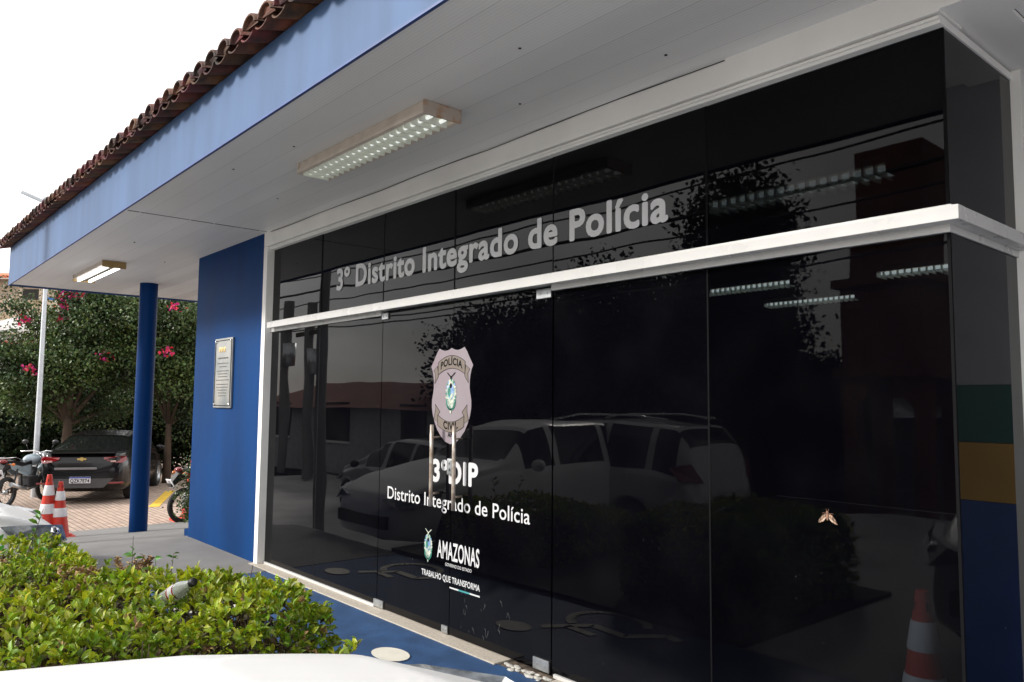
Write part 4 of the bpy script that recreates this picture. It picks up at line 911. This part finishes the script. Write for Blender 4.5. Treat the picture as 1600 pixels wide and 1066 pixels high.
# ------------------------------------------------------------------ motorcycles
def moto(label, loc, rz, tankm, plates=True, seed=0, rack=False, lamp=TAILR):
    t = thing('motorcycle', label, 'motorcycle', loc, rz)          # x forward, rear wheel at x=-.68
    def wheel(x, r):
        Mw = Matrix.Translation((x, 0, r)) @ Matrix.Rotation(R(90), 4, 'X'); pts = [(r-.045+.045*math.cos(a), .05*math.sin(a)) for a in [2*math.pi*k/10 for k in range(11)]]
        w_ = MB().lathe(pts, 36, Mw).build('wheel', RUBB, t)
        b = MB(); b.lathe([(r-.085, -.02), (r-.075, -.022), (r-.075, .022), (r-.085, .02), (r-.085, -.02)], 36, Mw)
        for k in range(12):
            a = 2*math.pi*k/12; b.tube([Mw @ Vector((.03*math.cos(a+.5), .03*math.sin(a+.5), .02*(-1)**k)), Mw @ Vector(((r-.08)*math.cos(a), (r-.08)*math.sin(a), 0))], .0035, 5)
        b.lathe([(0, -.045), (.045, -.045), (.045, .045), (0, .045)], 16, Mw); b.build('rim', GREYM, w_)
    wheel(-.66, .31); wheel(.66, .33)
    b = MB(); 
    for s in (-1, 1): b.tube([(.66, s*.07, .33), (.52, s*.07, .72), (.40, s*.06, 1.02)], .02, 8)
    b.build('fork', CHROME, t)
    b = MB(); b.tube([(.40, 0, .98), (.10, 0, .80), (-.25, 0, .78), (-.60, 0, .84)], .02, 8); b.tube([(.38, 0, .92), (.22, 0, .42), (-.15, 0, .36), (-.22, 0, .76)], .02, 8)
    for s in (-1, 1): b.tube([(-.12, s*.08, .40), (-.66, s*.09, .31)], .017, 8); b.tube([(-.66, s*.11, .33), (-.50, s*.11, .76)], .022, 8)
    b.build('frame', BLACK, t)
    b = MB(); b.box((-.12, -.11, .34), (.22, .11, .58), .03); b.tube([(.10, 0, .52), (.20, 0, .74)], [.075, .06], 12); b.build('engine', mat('engine_metal', (.16, .16, .17), .45, metal=.6), t)
    bm_ = MB(); bm_.sphere((.14, 0, .90), .17, (1.35, .85, .72), 14); bm_.build('fuel_tank', tankm, t)
    b = MB()
    b.prism([(.0, -.10, .90), (-.30, -.12, .87), (-.62, -.11, .95), (-.70, -.10, .93), (-.62, -.10, .86), (-.2, -.10, .80), (.0, -.09, .82)], (0, .21, 0)); b.build('seat', BLACK, t)
    for s in (-1, 1): MB().prism([(-.10, s*.11, .82), (-.40, s*.12, .80), (-.74, s*.07, .90), (-.66, s*.07, .78), (-.30, s*.12, .62), (-.10, s*.12, .62)], (0, s*.02, 0)).build('side_panel', tankm if tankm != LENS else BLACK, t)
    MB().prism([(-.62, -.10, .90), (-.80, -.07, .90), (-.95, -.05, .70), (-.93, -.05, .64), (-.76, -.07, .76), (-.60, -.10, .80)], (0, .15, 0)).build('rear_mudguard', BLACK, t)
    l_ = MB().sphere((-.80, 0, .93), .075, (.9, 1.15, .6), 10).build('tail_light', lamp, t)
    for s in (-1, 1):
        i_ = MB(); i_.tube([(-.76, s*.06, .87), (-.78, s*.19, .87)], .008, 6); i_.sphere((-.78, s*.20, .87), .035, (1.1, .8, .8), 8); i_.build('indicator', mat('amber_lens', (.8, .22, .03), .2), t)
    Mp = Matrix.Translation((-.93, 0, .70)) @ Matrix.Rotation(R(-28), 4, 'Y'); p_ = MB().box((-.006, -.10, -.085), (.006, .10, .085), .004, Mp).build('licence_plate', PLATE, t)
    for k, s_ in enumerate(('QZ', '1C73')): text(s_, 'lettering', -.045-.03*k, .045+.03*k, .012-.062*k, .045, INK, p_, bold=.02, y=0, fn=lambda p: Mp @ Vector((-.008+p.y, -p.x, p.z)))
    MB().tube([(.15, -.13, .36), (-.2, -.15, .32), (-.35, -.16, .36), (-.78, -.17, .48)], [.018, .018, .035, .045], 12).build('exhaust', GREYM, t)
    b = MB(); b.tube([(.32, -.36, 1.06), (.40, -.14, 1.07), (.42, 0, 1.03), (.40, .14, 1.07), (.32, .36, 1.06)], .012, 8); b.build('handlebar', CHROME, t)
    for s in (-1, 1):
        m_ = MB(); m_.tube([(.38, s*.24, 1.08), (.40, s*.30, 1.22)], .006, 6); m_.sphere((.40, s*.32, 1.26), .06, (.4, 1.2, .8), 8); m_.build('mirror', BLACK, t)
    MB().sphere((.52, 0, .95), .10, (.8, 1, 1), 12).build('headlight', LENS, t)
    MB().tube([(.36, 0, .66), (.55, 0, .75), (.74, 0, .72), (.93, 0, .58)], [.04, .07, .07, .04], 8).build('front_mudguard', tankm if tankm != LENS else BLACK, t)
    if rack:
        b = MB(); b.tube([(-.35, -.11, .92), (-.60, -.13, 1.0), (-.86, -.10, 1.0), (-.86, .10, 1.0), (-.60, .13, 1.0), (-.35, .11, .92)], .009, 8); b.build('grab_rail', CHROME, t)
    return t
GT = mat('grey_blue_tank', (.27, .34, .38), .3, coat=.6, var=.05); RT = mat('red_tank', (.45, .012, .012), .3, coat=.8, var=.05)
q = at(14, 778, 15.6); hm = cf*math.cos(R(0))+cr*math.sin(R(0)); 
moto('black motorcycle with grey tank parked left of the black sedan', (q.x+hm.x*.55, q.y+hm.y*.55, -.66), math.atan2(hm.y, hm.x), GT, rack=True)
q = at(289, 800, 13.4); hm = cf*math.cos(R(42))+cr*math.sin(R(42))
moto('red motorcycle mostly hidden behind the blue pillar wall, tail and rear wheel showing', (q.x+hm.x*.66, q.y+hm.y*.66, -.60), math.atan2(hm.y, hm.x), RT)

# ------------------------------------------------------------------ across the street (seen as reflections)
def block(n, label, cat, a, c, h, z0=-.62, roofm=ROOFR, wallm=WALLG, rise=.9, over=.4):
    a, c = Vector(a), Vector(c); u = c-a; u.z = 0; ln = u.length; t = thing(n, label, cat, (a.x, a.y, z0), math.atan2(u.y, u.x)); sgn = -1
    D_ = -6
    MB().box((0, D_, 0), (ln, 0, h)).build('wall', wallm, t)
    b = MB(); b.prism([(-over, over, h+.002), (-over, D_/2, h+rise), (-over, D_-over, h+.002)], (ln+2*over, 0, 0)); b.build('roof', roofm, t)
    nW = max(1, int(ln/3.2))
    for i in range(nW):
        x = (i+.5)*ln/nW; w_ = MB().box((x-.55, .003, 1.0), (x+.55, .05, 2.1)).build('window', DARKW, t); MB().box((x-.62, .003, .93), (x+.62, .09, .995)).build('sill', WHT, w_)
    return t
# every house here faces the lot (+Y)
def mz(py, d): return CAM.z+(628-py)/FPX*d
def P2(px, d): q = mir(px, 620, d); return (q.x, q.y, 0)
block('house', 'long white-walled house with a rust-red roof, left in the glass reflection', 'house', P2(400, 27), P2(712, 20), 1.95, wallm=mat('pale_house_wall', (.42, .42, .44), .85), rise=.85)
block('house', 'dark tiled house behind the mirrored wagon', 'house', P2(735, 20), P2(1080, 18), 2.0, wallm=mat('dark_brown_wall', (.16, .12, .09), .85), rise=.9)  # wall in one even dark brown
block('house', 'low grey-roofed shop right of the tree in the reflection', 'house', P2(1130, 20), P2(1480, 19), 1.85, roofm=mat('grey_roof', (.22, .22, .24), .8), wallm=mat('dim_wall', (.14, .13, .12), .85), rise=.5)
block('house', 'brown house at the far right across the street', 'house', P2(1530, 19), P2(2100, 19), 2.8, wallm=BRICKT, rise=.8)
# brown tower on legs
q = mir(1415, 620, 13.5)
t = thing('water_tower', 'brown masonry water tower on legs across the road, right in the reflection', 'water tower', (q.x, q.y, -.62)); t.scale = (.82, .82, 1)
for sx in (-1, 1):
    for sy in (-1, 1): MB().box((sx*.72-.16, sy*.72-.16, 0), (sx*.72+.16, sy*.72+.16, 2.6)).build('leg', BRICKT, t)
MB().box((-1.0, -1.0, 2.6), (1.0, 1.0, 2.75)).build('ledge', BRICKT, t); MB().box((-.86, -.86, 2.75), (.86, .86, 4.2)).build('tank', BRICKT, t); MB().box((-1.0, -1.0, 4.2), (1.0, 1.0, 4.34)).build('ledge', BRICKT, t); MB().box((-.72, -.72, 4.34), (.72, .72, 6.6)).build('turret', BRICKT, t)
b = MB()
for s in (-1, 1): b.prism([(s*.56, .72, 2.6), (s*.10, .72, 2.6), (s*.56, .72, 2.1)], (0, .12, 0))
b.build('bracket', BRICKT, t)
for k, (px, d, h, r0, lb) in enumerate(((1160, 17, 7.6, 1.15, 'tall dark tree left of the tower in the reflection'), (1275, 19, 3.3, 1.2, 'shorter round tree beside the tower in the reflection'), (1060, 18, 5.4, 1.6, 'dark tree behind the lettering reflection, middle'), (930, 19, 5.6, 1.9, 'broad dark tree mirrored behind the right door'), (790, 21, 4.8, 1.9, 'dark tree mirrored above the door badge'))):
    q = mir(px, 620, d); tree('tree', lb, (q.x, q.y, -.6), h, [(0, 0, h*.72, r0, r0, h*.26, 3), (r0*.6, .4, h*.52, r0*.8, r0*.8, h*.2, 2), (-r0*.6, -.3, h*.55, r0*.8, r0*.8, h*.2, 2), (0, 0, h*.35, r0, r0, h*.18, 1.6)], 60+k, LEAFK, .18, 34000, .13, group='trees across the street')
b_ = None
poles = [mir(445, 560, 24), mir(486, 560, 22), mir(506, 560, 12.2)]
def pole(q, h, label, arm=True, r=.13):
    t = thing('utility_pole', label, 'utility pole', (q.x, q.y, -.62)); MB().lathe([(r*1.2, 0), (r, h)], 14).build('post', CONC, t)
    if arm: MB().box((-1.0, -.05, h-.9), (1.0, .05, h-.78)).build('crossarm', BARK, t); MB().lathe([(.001, h-2.0), (.18, h-2.0), (.18, h-1.3), (.001, h-1.3)], 14, Matrix.Translation((.3, 0, 0))).build('transformer', GREYM, t)
    return t
pole(poles[0], 5.2, 'leftmost concrete pole with crossarm in the glass reflection'); pole(poles[1], 4.9, 'second concrete pole with transformer in the reflection')
pole(poles[2], 7.5, 'nearer plain pole mirrored as a vertical band in the second pane', False, .085)
pole(Vector((9, -9, 0)), 8.4, 'utility pole outside the right edge holding the wires')
for k, (z, y0, y1, s) in enumerate(((6.2, -9.4, -9, .5), (5.6, -9.2, -9, .45), (5.2, -9.6, -9.1, .35), (4.6, -9.3, -8.9, .6), (7.0, -10, -9, .4), (4.3, -9.0, -8.8, .5))):
    pts = [Vector((-34+43*i/24, y0+(y1-y0)*i/24, z-s*4*(i/24)*(1-i/24))) for i in range(25)]
    tag(MB().tube(pts, .022 if k != 1 else .04, 5).build('power_line', BLACK), ['highest power line over the road', 'thick bundled cable over the road', 'middle thin cable over the road', 'low sagging cable over the road', 'topmost far cable over the road', 'lowest cable over the road'][k], 'power line', 'power lines along the road')
